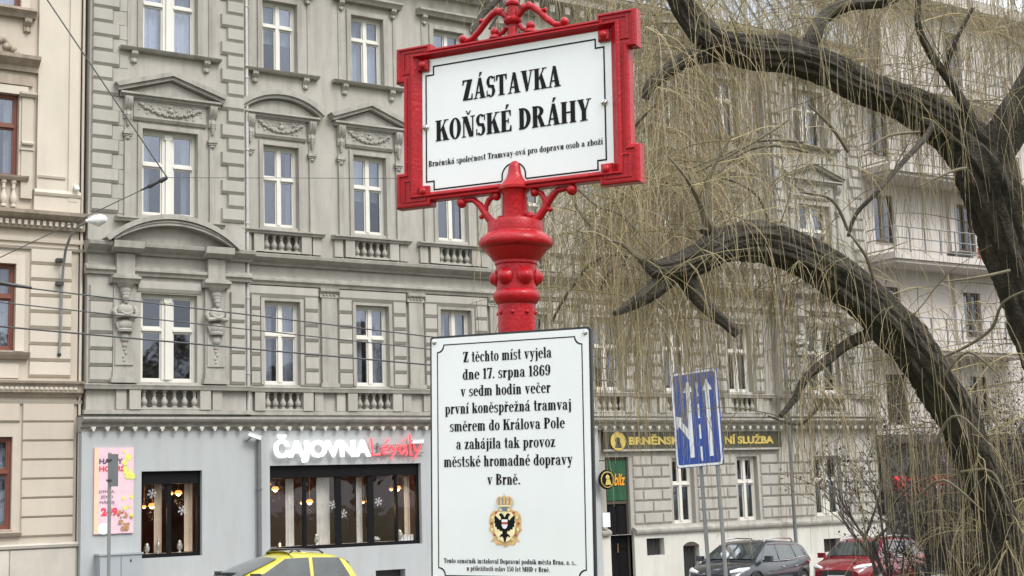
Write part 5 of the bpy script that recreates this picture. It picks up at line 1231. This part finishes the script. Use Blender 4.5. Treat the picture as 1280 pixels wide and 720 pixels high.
def screw(mb): mb.lathe([(.0125, 0), (.0125, -.002), (.010, -.006), (.004, -.0085)][::-1], (0, 0, 0), 16, axis='y')
for cx, cz in ((-.392+.028, .3095), (.352, .3075)):
    s_ = put(cached('screw', screw, 'screw', 'chrome'), 'screw', T, (cx, -.002, cz), True)
    mb = MB(); mb.box(-.009, .009, -.0088, -.007, -.0012, .0012); o = build(mb, 'slot', 'black_metal', s_, local=True); o.rotation_euler.y = R_(-50)
yb = -.0016
lettering('ZÁSTAVKA', -.209, .186, .3895, .077, yb, 'black_enamel', T)
lettering('KOŇSKÉ DRÁHY', -.3235, .300, .2522, .078, yb, 'black_enamel', T)
lettering('Brněnská společnost Tramvay-ová pro dopravu osob a zboží', -.354, .343, .1605, .022, yb, 'black_enamel', T)
# --- scrolls, balls and finial
for s in (-1, 1):
    mb = MB()
    mb.tube([(s*.206, 0, .020), (s*.168, 0, .018), (s*.140, 0, -.006), (s*.118, 0, -.040), (s*.098, 0, -.066), (s*.072, 0, -.082)], [.009, .011, .013, .014, .015, .016], 10)
    mb.tube([(s*.085, 0, .022), (s*.105, 0, .012), (s*.117, 0, -.010), (s*.119, 0, -.036), (s*.112, 0, -.052)], [.009, .010, .010, .011, .010], 10)
    mb.tube([(s*.139, 0, -.046), (s*.122, 0, -.044), (s*.106, 0, -.050)], [.004, .012, .006], 8)
    mb.ball((s*.137, 0, -.048), .009, 8, 5)
    build(mb, 'lower_scroll', 'red_paint', T, local=True)
for x, z, r in ((-.214, .010, .0185), (-.072, .020, .016), (.224, .012, .020), (.080, .018, .016), (-.058, -.062, .012), (.060, -.064, .016)):
    mb = MB(); mb.ball((0, 0, 0), r, 16, 10); build(mb, 'scroll_ball', 'red_paint', T, (x, -.004, z), local=True)
mb = MB()
mb.lathe([(.021, .585), (.0185, .60), (.018, .642), (.030, .648), (.034, .655), (.034, .662), (.026, .668), (.0195, .674), (.0195, .712), (.026, .716), (.0275, .724), (.022, .730), (.020, .738), (.022, .80), (.034, .82), (.040, .845), (.034, .87), (.018, .885), (.012, .91), (.003, .95)], (0, 0, 0), 24)
build(mb, 'finial', 'red_paint', T, local=True)
for s in (-1, 1):
    mb = MB()
    mb.tube([(s*.020, 0, .672), (s*.040, 0, .694), (s*.062, 0, .704), (s*.082, 0, .698), (s*.110, 0, .672), (s*.140, 0, .640), (s*.168, 0, .618), (s*.200, 0, .612)], [.012, .013, .014, .013, .012, .012, .011, .009], 10)
    mb.ball((s*.046, 0, .700), .016, 10, 6); mb.ball((s*.066, 0, .706), .014, 10, 6); mb.tube([(s*.118, 0, .676), (s*.132, 0, .680), (s*.138, 0, .672)], [.008, .010, .004], 8)
    mb.tube([(s*.026, 0, .640), (s*.040, 0, .622), (s*.060, 0, .612)], [.010, .009, .007], 8)
    build(mb, 'upper_scroll', 'red_paint', T, local=True)
for s in (-1, 1):
    mb = MB(); mb.ball((s*.072, -.002, .628), .0165, 14, 9); mb.lathe([(.024, .604), (.020, .614), (.012, .620)], (s*.072, 0, 0), 12); build(mb, 'top_ball', 'red_paint', T, local=True)
    mb = MB(); mb.ball((s*.206, -.002, .622), .0155, 14, 9); build(mb, 'top_ball', 'red_paint', T, local=True)
# --- information plate (carried 8.5 cm in front of the post axis)
KP = (4.382-.085)/4.382
n_c = -(S0.dot(T.rotation_quaternion @ Vector((0, 1, 0))))        # distance of the plane, sign aside
px_ = (KP-1)*S0.dot(T.rotation_quaternion @ Vector((1, 0, 0))); pz_ = (KP-1)*S0.dot(T.rotation_quaternion @ Vector((0, 0, 1)))
def q(a, b): return (a*KP+px_, b*KP+pz_)
def qs(pts): return [q(a, b) for a, b in pts]
YP = -.085
x0, z1 = q(-.3525, -.4678); x1, z0 = q(.2815, -1.345)
mb = MB(); pl = [(x0+.008, z0), (x1-.008, z0), (x1, z0+.008), (x1, z1-.008), (x1-.008, z1), (x0+.008, z1), (x0, z1-.008), (x0, z0+.008)]
mb.ext(pl, YP+.0005, YP+.014); plate = build(mb, 'information_plate', 'plate_edge', T, local=True)
def inset(p, d): 
    x0_, x1_, z0_, z1_ = x0+d, x1-d, z0+d, z1-d; c = .006
    return [(x0_+c, z0_), (x1_-c, z0_), (x1_, z0_+c), (x1_, z1_-c), (x1_-c, z1_), (x0_+c, z1_), (x0_, z1_-c), (x0_, z0_+c)]
mb = MB(); mb.ext(inset(pl, .008), YP-.003, YP+.0005); build(mb, 'white_face', 'enamel', plate, local=True)
def scoop(d, r):
    a0, a1, b0, b1 = x0+d, x1-d, z0+d, z1-d; pts = []
    for cx, cz, s in ((a1, b1, 0), (a0, b1, 90), (a0, b0, 180), (a1, b0, 270)):
        for i in range(7):
            a = R_(s+270-i*15)      # concave quarter
            pts.append((cx+r*math.cos(a), cz+r*math.sin(a)))
    return pts
mb = MB(); ringband(mb, scoop(.030, .026), scoop(.0338, .0262), YP-.0036); build(mb, 'black_line', 'black_enamel', plate, local=True)
for a, b in ((-.333, -.488), (.262, -.488), (-.333, -1.325), (.262, -1.325)):
    cx, cz = q(a, b); put(cached('screw2', lambda mb: mb.lathe([(.009, 0), (.009, -.003), (.006, -.006), (.002, -.0065)][::-1], (0, 0, 0), 12, axis='y'), 'screw', 'chrome'), 'screw', plate, (cx, YP-.003, cz), True)
def pl_line(s, a0, a1, b, cap):
    (u0, v0), (u1, _) = q(a0, b), q(a1, b); lettering(s, u0, u1, v0, cap*KP, YP-.0040, 'black_enamel', plate)
for s, a0, a1, b in (('Z těchto míst vyjela', -.2141, .1345, -.567), ('dne 17. srpna 1869', -.217, .1295, -.6286), ('v sedm hodin večer', -.2257, .1284, -.688), ('první koněspřežná tramvaj', -.2899, .2052, -.7484), ('směrem do Králova Pole', -.2708, .1798, -.8106), ('a zahájila tak provoz', -.2453, .1424, -.8738), ('městské hromadné dopravy', -.296, .2063, -.935), ('v Brně.', -.1223, .0066, -.9995)):
    pl_line(s, a0, a1, b, .0375)
pl_line('Tento označník instaloval Dopravní podnik města Brna, a. s.,', -.2986, .2126, -1.2692, .0165)
pl_line('u příležitosti oslav 150 let MHD v Brně.', -.2076, .114, -1.2945, .0165)
# crest
cx, cz = q(-.0538, -1.127); h = .086; LY = [YP-.0041]
def lay(pts, m, nm):
    LY[0] -= .00025; mb = MB(); v = [(cx+a*h, LY[0], cz+b*h) for a, b in pts]; mb.add(v, [tuple(range(len(v)))]); return build(mb, nm, m, plate, local=True)
def mirror(p): return p+[(-a, b) for a, b in p[::-1]]
lay(mirror([(0, .58), (.22, .55), (.40, .42), (.50, .44), (.66, .30), (.72, .08), (.68, -.18), (.74, -.30), (.58, -.46), (.52, -.62), (.66, -.78), (.48, -.74), (.40, -.90), (.18, -.88), (0, -.98)]), 'crest_gold', 'crest_cartouche')
for s in (-1, 1):
    for k in range(7):
        a = R_(-60+k*22); lay([(s*(.60*math.cos(a)+.06*math.cos(j)), -.12+.62*math.sin(a)+.06*math.sin(j)) for j in [i*.785 for i in range(8)]], 'crest_red' if k % 2 else 'crest_cream', 'crest_scroll')
lay(mirror([(0, .42), (.30, .38), (.46, .20), (.50, -.10), (.42, -.48), (.22, -.70), (0, -.80)]), 'crest_cream', 'crest_shield')
lay(mirror([(0, .18), (.06, .28), (.12, .34), (.20, .34), (.26, .26), (.20, .24), (.16, .14), (.20, .06), (.30, .16), (.42, .26), (.46, .18), (.44, .06), (.47, .0), (.42, -.08), (.43, -.18), (.36, -.20), (.34, -.30), (.26, -.28), (.20, -.36), (.12, -.34), (.10, -.44), (.22, -.52), (.24, -.60), (.12, -.56), (.07, -.62), (.04, -.76), (0, -.80)]), 'black_enamel', 'crest_eagle')
lay(mirror([(0, .10), (.13, .10), (.13, -.14), (.07, -.24), (0, -.27)]), 'sign_white', 'crest_escutcheon')
lay(mirror([(0, .0), (.13, .0), (.13, -.09), (0, -.09)]), 'crest_red', 'crest_bar')
lay(mirror([(0, .60), (.30, .62), (.36, .76), (.34, .92), (.24, 1.0), (.10, .98), (.05, 1.02), (0, 1.02)]), 'crest_gold', 'crest_crown')
for a in (-.22, -.07, .07, .22): lay([(a-.02, .66), (a+.02, .66), (a*1.1+.02, .95), (a*1.1-.02, .95)], 'crest_blue', 'crest_crown_rib')
lay([(-.3, .60), (.3, .60), (.3, .65), (-.3, .65)], 'crest_cream', 'crest_crown_band')
lay([(-.015, 1.0), (.015, 1.0), (.015, 1.13), (-.015, 1.13)], 'crest_gold', 'crest_cross')
lay([(-.1, .44), (.1, .44), (.12, .56), (-.12, .56)], 'crest_blue', 'crest_ribbon')

# ------------------------------------------------------------------ the willow
W0 = at(1300, 880, 12.4)
W = thing('willow_tree', (W0.x, W0.y, hz(W0.x, W0.y)), 'old weeping willow with dark furrowed limbs and curtains of bare straw coloured twigs', 'tree')
rw = random.Random(42)
def crom(P, Rr, step=.07):
    out = []; rad = []
    n = len(P)
    for i in range(n-1):
        p0, p1, p2, p3 = P[max(i-1, 0)], P[i], P[i+1], P[min(i+2, n-1)]
        m = max(2, int((p2-p1).length/step))
        for j in range(m):
            t = j/m; t2, t3 = t*t, t*t*t
            out.append(.5*((2*p1)+(p2-p0)*t+(2*p0-5*p1+4*p2-p3)*t2+(3*p1-p0-3*p2+p3)*t3)); rad.append(Rr[i]*(1-t)+Rr[i+1]*t)
    out.append(P[-1]); rad.append(Rr[-1]); return out, rad
LIMBS = []
def limb(pts, name='limb', m='bark', sides=22, step=.06, parent=W, rough=.12):
    P = [at(x, y, z) for x, y, z, r in pts]; Rr = [r/FPX*z for x, y, z, r in pts]
    o, rad = crom(P, Rr, step)
    ph = [rw.random()*6.28 for _ in range(8)]
    def rn(i, k):
        a = 2*math.pi*k/sides
        rid = (.13*abs(math.sin(6.5*a+ph[5]+.9*math.sin(i*.11+ph[6])))+.07*abs(math.sin(11*a-.5*math.sin(i*.23+ph[7])+.05*i))-.12)*(sides > 30)
        return 1+rid+rough*(.45*math.sin(5*a+ph[0]+.23*i)+.35*math.sin(8*a+ph[1]-.31*i+1.2*math.sin(i*.17))+.35*math.sin(3*a+ph[2]+.35*i)+.5*math.sin(i*.33+ph[3])*math.sin(2*a+ph[4]))+rw.uniform(-.04, .04)*(rough > .05)
    mb = MB(); mb.tube(o, rad, sides, rn); ob = build(mb, name, m, parent)
    LIMBS.append((o, rad)); return o, rad
limb([(1330, 900, 12.4, 70), (1300, 820, 12.4, 42), (1266, 720, 12.3, 27), (1243, 640, 12.2, 22), (1219, 575, 12.0, 22), (1178, 490, 11.8, 24), (1123, 415, 11.6, 26), (1062, 358, 11.4, 26), (1000, 318, 11.2, 25), (950, 302, 11.1, 24), (905, 307, 11.0, 21), (868, 325, 10.9, 18), (834, 337, 10.8, 14), (814, 334, 10.8, 9), (803, 324, 10.8, 4)], 'trunk', sides=72, step=.04)
limb([(1345, 900, 12.8, 62), (1350, 720, 12.9, 46), (1338, 560, 13.0, 38), (1312, 440, 13.0, 33), (1276, 345, 13.0, 32), (1250, 265, 12.9, 34), (1228, 208, 12.8, 36), (1196, 170, 12.8, 28), (1158, 143, 12.7, 23), (1112, 122, 12.6, 21), (1070, 104, 12.5, 20), (1030, 84, 12.5, 21), (985, 70, 12.4, 21), (932, 64, 12.4, 20), (892, 50, 12.3, 17), (862, 22, 12.3, 15), (842, -20, 12.2, 13), (832, -70, 12.2, 11)], 'trunk', sides=72, step=.04)
limb([(1236, 205, 12.8, 26), (1262, 160, 12.7, 24), (1290, 110, 12.6, 22), (1330, 40, 12.5, 20), (1350, -60, 12.5, 15)], 'limb')
limb([(905, 62, 12.4, 14), (868, 70, 12.3, 11), (838, 86, 12.2, 9), (814, 106, 12.1, 8), (806, 124, 12.1, 5)], 'limb')
limb([(1004, 72, 12.5, 10), (1018, 44, 12.5, 10), (1032, 20, 12.6, 9), (1062, 6, 12.6, 8), (1110, 0, 12.6, 7), (1160, -30, 12.6, 6)], 'limb')
limb([(848, 335, 10.9, 15), (818, 362, 10.8, 12), (800, 375, 10.8, 9), (784, 384, 10.8, 6), (768, 392, 10.7, 3)], 'limb')
limb([(856, 345, 10.9, 12), (868, 366, 10.9, 10), (888, 388, 10.8, 8), (906, 403, 10.8, 7), (922, 418, 10.8, 6)], 'limb')
limb([(896, 300, 11.0, 8), (884, 278, 10.9, 6), (878, 262, 10.9, 4), (868, 240, 10.8, 3), (852, 215, 10.7, 2), (830, 190, 10.7, 1)], 'limb', 'branch_bark', sides=10)
limb([(880, 290, 10.9, 6), (886, 262, 11.0, 5), (882, 240, 11.0, 3.5), (894, 205, 11.0, 2), (915, 170, 11, 1)], 'limb', 'branch_bark', sides=10)
limb([(1096, 415, 11.6, 9), (1062, 428, 11.5, 7), (1034, 450, 11.4, 6), (1008, 472, 11.3, 5), (994, 498, 11.2, 4), (976, 520, 11.1, 3)], 'limb')
limb([(1222, 180, 12.7, 7), (1210, 140, 12.6, 6), (1186, 100, 12.5, 5), (1165, 70, 12.5, 5), (1148, 30, 12.4, 4), (1150, -20, 12.4, 3)], 'limb')
limb([(1180, 90, 12.5, 4), (1195, 50, 12.4, 3), (1216, 10, 12.4, 2)], 'branch', sides=8)
limb([(600, 60, 11.5, 2.6), (592, 42, 11.5, 3), (600, 22, 11.6, 3.2), (618, 4, 11.7, 3.6), (640, -20, 11.8, 4), (690, -62, 11.9, 5), (760, -95, 12.0, 6), (834, -72, 12.2, 8)], 'branch', sides=10)
limb([(612, 36, 11.5, 1.6), (624, 16, 11.6, 2), (640, -5, 11.7, 2.6)], 'branch', sides=8)
limb([(1060, 296, 11.5, 2), (1070, 268, 11.5, 2.6), (1096, 240, 11.5, 3), (1124, 208, 11.8, 3.2), (1156, 172, 12.3, 3.8), (1172, 146, 12.7, 4.5)], 'limb', sides=10)
# long thin branches seen through the curtain
for pts in ([(830, 330), (806, 300), (776, 268), (748, 258), (722, 236), (704, 226)], [(806, 330), (770, 318), (738, 330), (706, 372), (690, 402)], [(786, 332), (756, 300), (726, 268), (716, 246)], [(812, 346), (786, 330), (762, 340), (748, 366)],
            [(870, 300), (850, 262), (868, 232), (900, 222), (942, 240), (962, 276)], [(1000, 240), (1040, 250), (1060, 288)], [(900, 215), (930, 190), (968, 182), (1010, 190)], [(860, 212), (900, 196), (950, 176), (1004, 178)],
            [(870, 216), (920, 190), (958, 168), (985, 150)], [(1060, 290), (1082, 320), (1092, 350)], [(1150, 232), (1190, 214), (1208, 210)], [(1180, 352), (1226, 346), (1262, 338)], [(1290, 360), (1254, 378), (1240, 410), (1210, 432), (1180, 446)],
            [(820, 130), (800, 150), (780, 175)], [(1080, 190), (1110, 170), (1150, 165)], [(1010, 130), (1040, 160), (1060, 190)], [(960, 520), (1000, 530), (1030, 500)],
            [(1240, 560), (1200, 520), (1176, 540), (1160, 600)], [(1230, 640), (1180, 600), (1150, 620)], [(1250, 470), (1210, 440), (1180, 470)], [(1262, 640), (1240, 590), (1200, 590)]):
    z = 10.8+rw.random()*1.2
    limb([(x, y, z+.1*i, .5+1.7*math.sin(math.pi*(.12+.8*i/len(pts)))) for i, (x, y) in enumerate(pts)], 'branch', 'branch_bark', sides=6, rough=.03)
# secondary arching branches and the pendulous twigs
TW = {'twig': ([], []), 'twig_olive': ([], []), 'twig_grey': ([], [])}
def ribbon(kind, pts, r0, r1):
    V, F = TW[kind]; n = len(pts); k0 = len(V)
    for i, p in enumerate(pts):
        t = (pts[min(i+1, n-1)]-pts[max(i-1, 0)])
        if t.length < 1e-6: t = Vector((0, 0, 1))
        t.normalize(); a = t.cross(Vector((.3, .9, .2))).normalized(); b = t.cross(a); r = r0+(r1-r0)*i/(n-1)
        for k in range(3):
            an = 2.094*k; V.append(tuple(p+a*(r*math.cos(an))+b*(r*math.sin(an))))
    for i in range(n-1):
        for k in range(3): F.append((k0+3*i+k, k0+3*i+(k+1) % 3, k0+3*i+3+(k+1) % 3, k0+3*i+3+k))
def hang(start, d, length, r0=.0030, r1=.0013, kind='twig', stiff=.76, side=True):
    n = max(6, int(length/.11)); s = length/n; p = start.copy(); d = d.normalized(); pts = [p.copy()]; wob = Vector((rw.uniform(-1, 1), rw.uniform(-1, 1), 0))*.10
    for i in range(n):
        d = (d*stiff+Vector((0, 0, -1))*(1-stiff)+Vector((rw.uniform(-1, 1), rw.uniform(-1, 1), 0))*.038+wob*math.sin(i*.35)*.2).normalized()
        p = p+d*s; pts.append(p.copy())
        if side and i > 2 and rw.random() < .10: 
            dd = (d+Vector((rw.uniform(-1, 1), rw.uniform(-1, 1), rw.uniform(-.2, .6)))*.7).normalized(); hang(p, dd, length*rw.uniform(.15, .4), r1*1.6, r1*.8, kind, stiff, False)
    ribbon(kind, pts, r0, r1); return pts
def rdir(z=.3):
    a = rw.uniform(0, 6.283); return Vector((math.cos(a), math.sin(a), z))
def arch_branch(p, d, L, r, ntw, lmin, lmax, kind=None, stiff=.93):
    pts = [p.copy()]; n = max(6, int(L/.12)); d = d.normalized()
    for i in range(n):
        d = (d*stiff+Vector((0, 0, -1))*(1-stiff)*.8+Vector((rw.uniform(-1, 1), rw.uniform(-1, 1), rw.uniform(-1, 1)))*.12).normalized(); p = p+d*(L/n); pts.append(p.copy())
    ribbon('twig_olive', pts, r, r*.35)
    for k in range(ntw):
        i = rw.randint(1, n); hang(pts[i], (d*.35+rdir(-.05)*.5), rw.uniform(lmin, lmax), kind=kind or rw.choice(['twig', 'twig', 'twig_olive', 'twig_grey']), stiff=rw.uniform(.50, .74))
    return pts
IM = M.inverted()
def pix(p): c_ = IM @ p; return 640+FPX*c_.x/-c_.z, 360-FPX*c_.y/-c_.z
# (a) branches rising from the big limbs
for li, cnt in ((0, 84), (1, 80), (2, 14), (3, 5), (4, 12), (5, 7), (6, 6), (7, 8), (8, 6), (9, 10), (10, 10), (14, 4)):
    o, rad = LIMBS[li]
    for k in range(cnt):
        i = rw.randint(int(len(o)*.18), len(o)-1); dd = rdir(rw.uniform(.1, .7))+_f*.55
        arch_branch(o[i]+dd.normalized()*rad[i]*.7, dd, rw.uniform(.5, 1.6), .006, rw.randint(4, 10), .4, 1.5)
# (b) the crown above the picture: long curtains hanging into view
over = [([(1330, -40, 12), (1200, -95, 11.6), (1080, -90, 11.4), (960, -80, 11.2), (860, -60, 11.0), (790, -60, 10.8)], 26, 2.2), ([(1320, -60, 14), (1150, -120, 13.6), (1000, -110, 13.4), (880, -80, 13.2), (760, -70, 13.0), (650, -60, 12.6)], 22, 1.9),
        ([(900, 60, 12.4), (850, -10, 12.2), (820, 20, 11.8), (790, 60, 11.6), (760, 110, 11.4)], 16, 2.6), ([(880, 250, 11), (850, 232, 11), (810, 228, 10.9), (770, 250, 10.8), (720, 290, 10.8)], 16, 1.3), ([(1280, 60, 12.6), (1200, 20, 12.2), (1120, 10, 12.0), (1040, 0, 11.8), (980, 10, 11.6)], 20, 1.6)]
for pts, cnt, Lm in over:
    P = [at(x, y, z+(2.4 if pts[0][0] > 1000 else 1.2)) for x, y, z in pts]; o, _ = crom(P, [1]*len(P), .15); ribbon('twig_olive', o, .012, .006)
    for k in range(int(cnt*2.8)):
        p = rw.choice(o); arch_branch(p, rdir(rw.uniform(-.1, .5)), rw.uniform(.5, 1.3), .005, rw.randint(6, 11), .35*Lm, Lm)
# (c) short fringe along the top edge above the sign
for k in range(130):
    x = rw.uniform(575, 850); hang(at(x, rw.uniform(-70, -20), rw.uniform(11.5, 13.5)), rdir(-.4), rw.uniform(.25, .62) if x < 800 else rw.uniform(.5, 1.0), kind=rw.choice(['twig', 'twig_olive']), side=False)
# (d) golden strands bunched left of the big limb
for k in range(900):
    x = rw.gauss(835, 30) if k % 3 else rw.gauss(745, 40); y = rw.uniform(40, 330) if k % 3 else rw.uniform(200, 340)
    hang(at(x, y, rw.uniform(11.2, 14.6)), rdir(.1), rw.uniform(.8, 2.0), kind='twig' if k % 4 else 'twig_olive', stiff=.72)
for cx_, cy_, sp, z_, n_, l0, l1 in ((820, 380, 22, 11.0, 60, .5, 1.3), (1014, 470, 16, 11.4, 60, .5, 1.3), (905, 330, 30, 11.2, 50, .5, 1.3), (745, 350, 30, 11.4, 60, .6, 1.5), (1000, 330, 50, 11.8, 60, .4, 1.3), (930, 80, 60, 12.8, 90, .5, 1.8), (1120, 140, 60, 13.2, 90, .4, 1.4), (1090, 400, 40, 11.9, 50, .5, 1.5)):
    for k in range(n_): hang(at(rw.gauss(cx_, sp), cy_+rw.uniform(-25, 25), z_+rw.uniform(-.5, 1.5)), rdir(-.3), rw.uniform(l0, l1), kind=rw.choice(['twig', 'twig', 'twig_olive']), stiff=.6)
limb([(806, 326, 10.8, 5), (792, 316, 10.8, 3.5), (776, 304, 10.8, 2.2), (756, 300, 10.8, 1)], 'branch', 'branch_bark', sides=8)
# (e) lower right: long arching shoots coming forward from the trunk
for k in range(17):
    o, rad = LIMBS[0]; i = rw.randint(int(len(o)*.08), int(len(o)*.5)); dd = rdir(rw.uniform(.2, .9)); 
    arch_branch(o[i]+dd.normalized()*rad[i]*.8, dd+_r*rw.uniform(-.9, .5)-_f*.5, rw.uniform(.8, 1.7), .008, rw.randint(5, 8), .5, 2.0, stiff=.9)
for kind, nm in (('twig', 'pendulous_twigs'), ('twig_olive', 'olive_twigs'), ('twig_grey', 'grey_twigs')):
    V, F = TW[kind]; me = bpy.data.meshes.new(nm); me.from_pydata(V, [], F); me.materials.append(MATS[kind]); me.polygons.foreach_set('use_smooth', [True]*len(F)); o = put(me, nm, W); o['kind'] = 'stuff'

# ------------------------------------------------------------------ dark shrubs and bare brush beyond the willow
def shrub(name, base, h, spread, label, seed, nb=9, leaves=0, group=None, m='shrub_bark', depth=4, r0=.05, leafsize=.06):
    rr = random.Random(seed); V, F, LV, LF = [], [], [], []; tips = []
    def seg(p, d, L, r, lev):
        n = 5; pts = [p.copy()]
        for i in range(n):
            d = (d+Vector((rr.uniform(-1, 1), rr.uniform(-1, 1), rr.uniform(-.6, .9)))*.16).normalized(); p = p+d*(L/n); pts.append(p.copy())
        k0 = len(V)
        for i, q_ in enumerate(pts):
            t = (pts[min(i+1, n)]-pts[max(i-1, 0)]).normalized(); a = t.cross(Vector((.3, .9, .2))).normalized(); b = t.cross(a); rd = r*(1-.45*i/n)
            for k in range(4): V.append(tuple(q_+a*(rd*math.cos(1.571*k))+b*(rd*math.sin(1.571*k))))
        for i in range(n):
            for k in range(4): F.append((k0+4*i+k, k0+4*i+(k+1) % 4, k0+4*i+4+(k+1) % 4, k0+4*i+4+k))
        if lev < depth:
            for c_ in range(rr.choice([2, 3, 3])):
                a = Vector((rr.uniform(-1, 1), rr.uniform(-1, 1), rr.uniform(-.3, .8))); seg(pts[rr.randint(2, n)], (d+a*.85).normalized(), L*rr.uniform(.55, .8), r*.55, lev+1)
        else:
            for i in range(1, n+1):
                for _ in range(leaves):
                    c_ = pts[i]+Vector((rr.uniform(-1, 1), rr.uniform(-1, 1), rr.uniform(-1, 1)))*leafsize*1.2; u1 = Vector((rr.uniform(-1, 1), rr.uniform(-1, 1), rr.uniform(-1, .2))).normalized(); v1 = u1.cross(Vector((rr.uniform(-1, 1), rr.uniform(-1, 1), 1))).normalized(); s = leafsize*rr.uniform(.6, 1.2)
                    k1 = len(LV); LV.extend([tuple(c_), tuple(c_+u1*s*.5+v1*s*.28), tuple(c_+u1*s), tuple(c_+u1*s*.5-v1*s*.28)]); LF.append((k1, k1+1, k1+2, k1+3))
    t = thing(name, tuple(base), label, 'shrub' if 'tree' not in name else 'tree', group)
    for i in range(nb):
        a = rr.uniform(0, 6.28); seg(Vector((base.x+rr.uniform(-.1, .1)*nb/6, base.y+rr.uniform(-.1, .1)*nb/6, base.z)), Vector((math.cos(a)*spread, math.sin(a)*spread, 1)).normalized(), h*rr.uniform(.3, .42), r0*rr.uniform(.7, 1.1), 0)
    me = bpy.data.meshes.new('stems'); me.from_pydata(V, [], F); me.materials.append(MATS[m]); put(me, 'stems', t)['kind'] = 'stuff'
    if LV:
        me = bpy.data.meshes.new('dead_leaves'); me.from_pydata(LV, [], LF); me.materials.append(MATS['dead_leaf']); put(me, 'dead_leaves', t)['kind'] = 'stuff'
    return t
def gp(px, Y):     # ground point below a photo column at distance Y from the camera plane
    d = at(px, 620, 1.0); k = Y/d.y; return Vector((d.x*k, Y, hz(d.x*k, Y) if Y < 15.8 else gz(d.x*k)))
shrub('bare_tree', gp(1120, 15.2), 4.2, .35, 'small dark bare tree with shrivelled leaves in front of the red awning', 3, nb=3, leaves=1, depth=4, r0=.045, leafsize=.07)
shrub('bare_tree', gp(1225, 14.6), 4.6, .55, 'dark bare tree with a few shrivelled leaves behind the willow trunk at the right', 8, nb=4, leaves=1, depth=4, r0=.04, leafsize=.075)
for i, (px, Y, h_) in enumerate(((1222, 14.4, 2.6), (1246, 13.4, 4.2), (1280, 13.2, 4.6), (1256, 15.2, 4.8), (1300, 14.0, 4.8))):
    shrub('bare_shrub', gp(px, Y), h_, .6, ['leafless brown shrub right of the red car', 'dense leafless shrub straight behind the willow trunk', 'leafless shrub at the right edge of the photo', 'leafless shrub standing behind the others by the far pavement', 'leafless shrub mostly beyond the right edge'][i], 20+i, nb=20, m='shrub_bark', depth=4, r0=.032, leaves=0 if i in (0, 2) else 1, leafsize=.07)

# ------------------------------------------------------------------ the far side of the park behind the viewer (seen only in the window panes)
V, F = [], []; rr = random.Random(99)
for k in range(30):
    x, y = -5+4.4*k+rr.uniform(-1.5, 1.5), -42+rr.uniform(-7, 5); h = rr.uniform(12, 17); zb = -2.0
    for j in range(420):
        u = rr.random(); a = rr.uniform(0, 6.28); rad = 3.6*math.sqrt(max(0, 1-(2*u-1)**2))*math.sqrt(rr.random())
        c_ = Vector((x+rad*math.cos(a), y+rad*math.sin(a), zb+h*(.22+.78*u))); a1 = Vector((rr.uniform(-1, 1), rr.uniform(-1, 1), rr.uniform(-1, 1))).normalized()*.55; b1 = a1.cross(Vector((rr.uniform(-1, 1), rr.uniform(-1, 1), rr.uniform(-1, 1)))).normalized()*.32; n0 = len(V)
        V += [tuple(c_-a1), tuple(c_+b1), tuple(c_+a1), tuple(c_-b1)]; F.append((n0, n0+1, n0+2, n0+3))
    for q4 in range(4):
        a = q4*1.571; n0 = len(V); V += [(x+.25*math.cos(a), y+.25*math.sin(a), zb-1), (x+.25*math.cos(a+1.571), y+.25*math.sin(a+1.571), zb-1), (x+.08*math.cos(a+1.571), y+.08*math.sin(a+1.571), zb+h*.8), (x+.08*math.cos(a), y+.08*math.sin(a), zb+h*.8)]; F.append((n0, n0+1, n0+2, n0+3))
me = bpy.data.meshes.new('distant_wood'); me.from_pydata(V, [], F); me.materials.append(MATS['brush']); o = put(me, 'distant_wood'); tag(o, 'row of park trees on the far side behind the viewer', 'trees', kind='stuff')
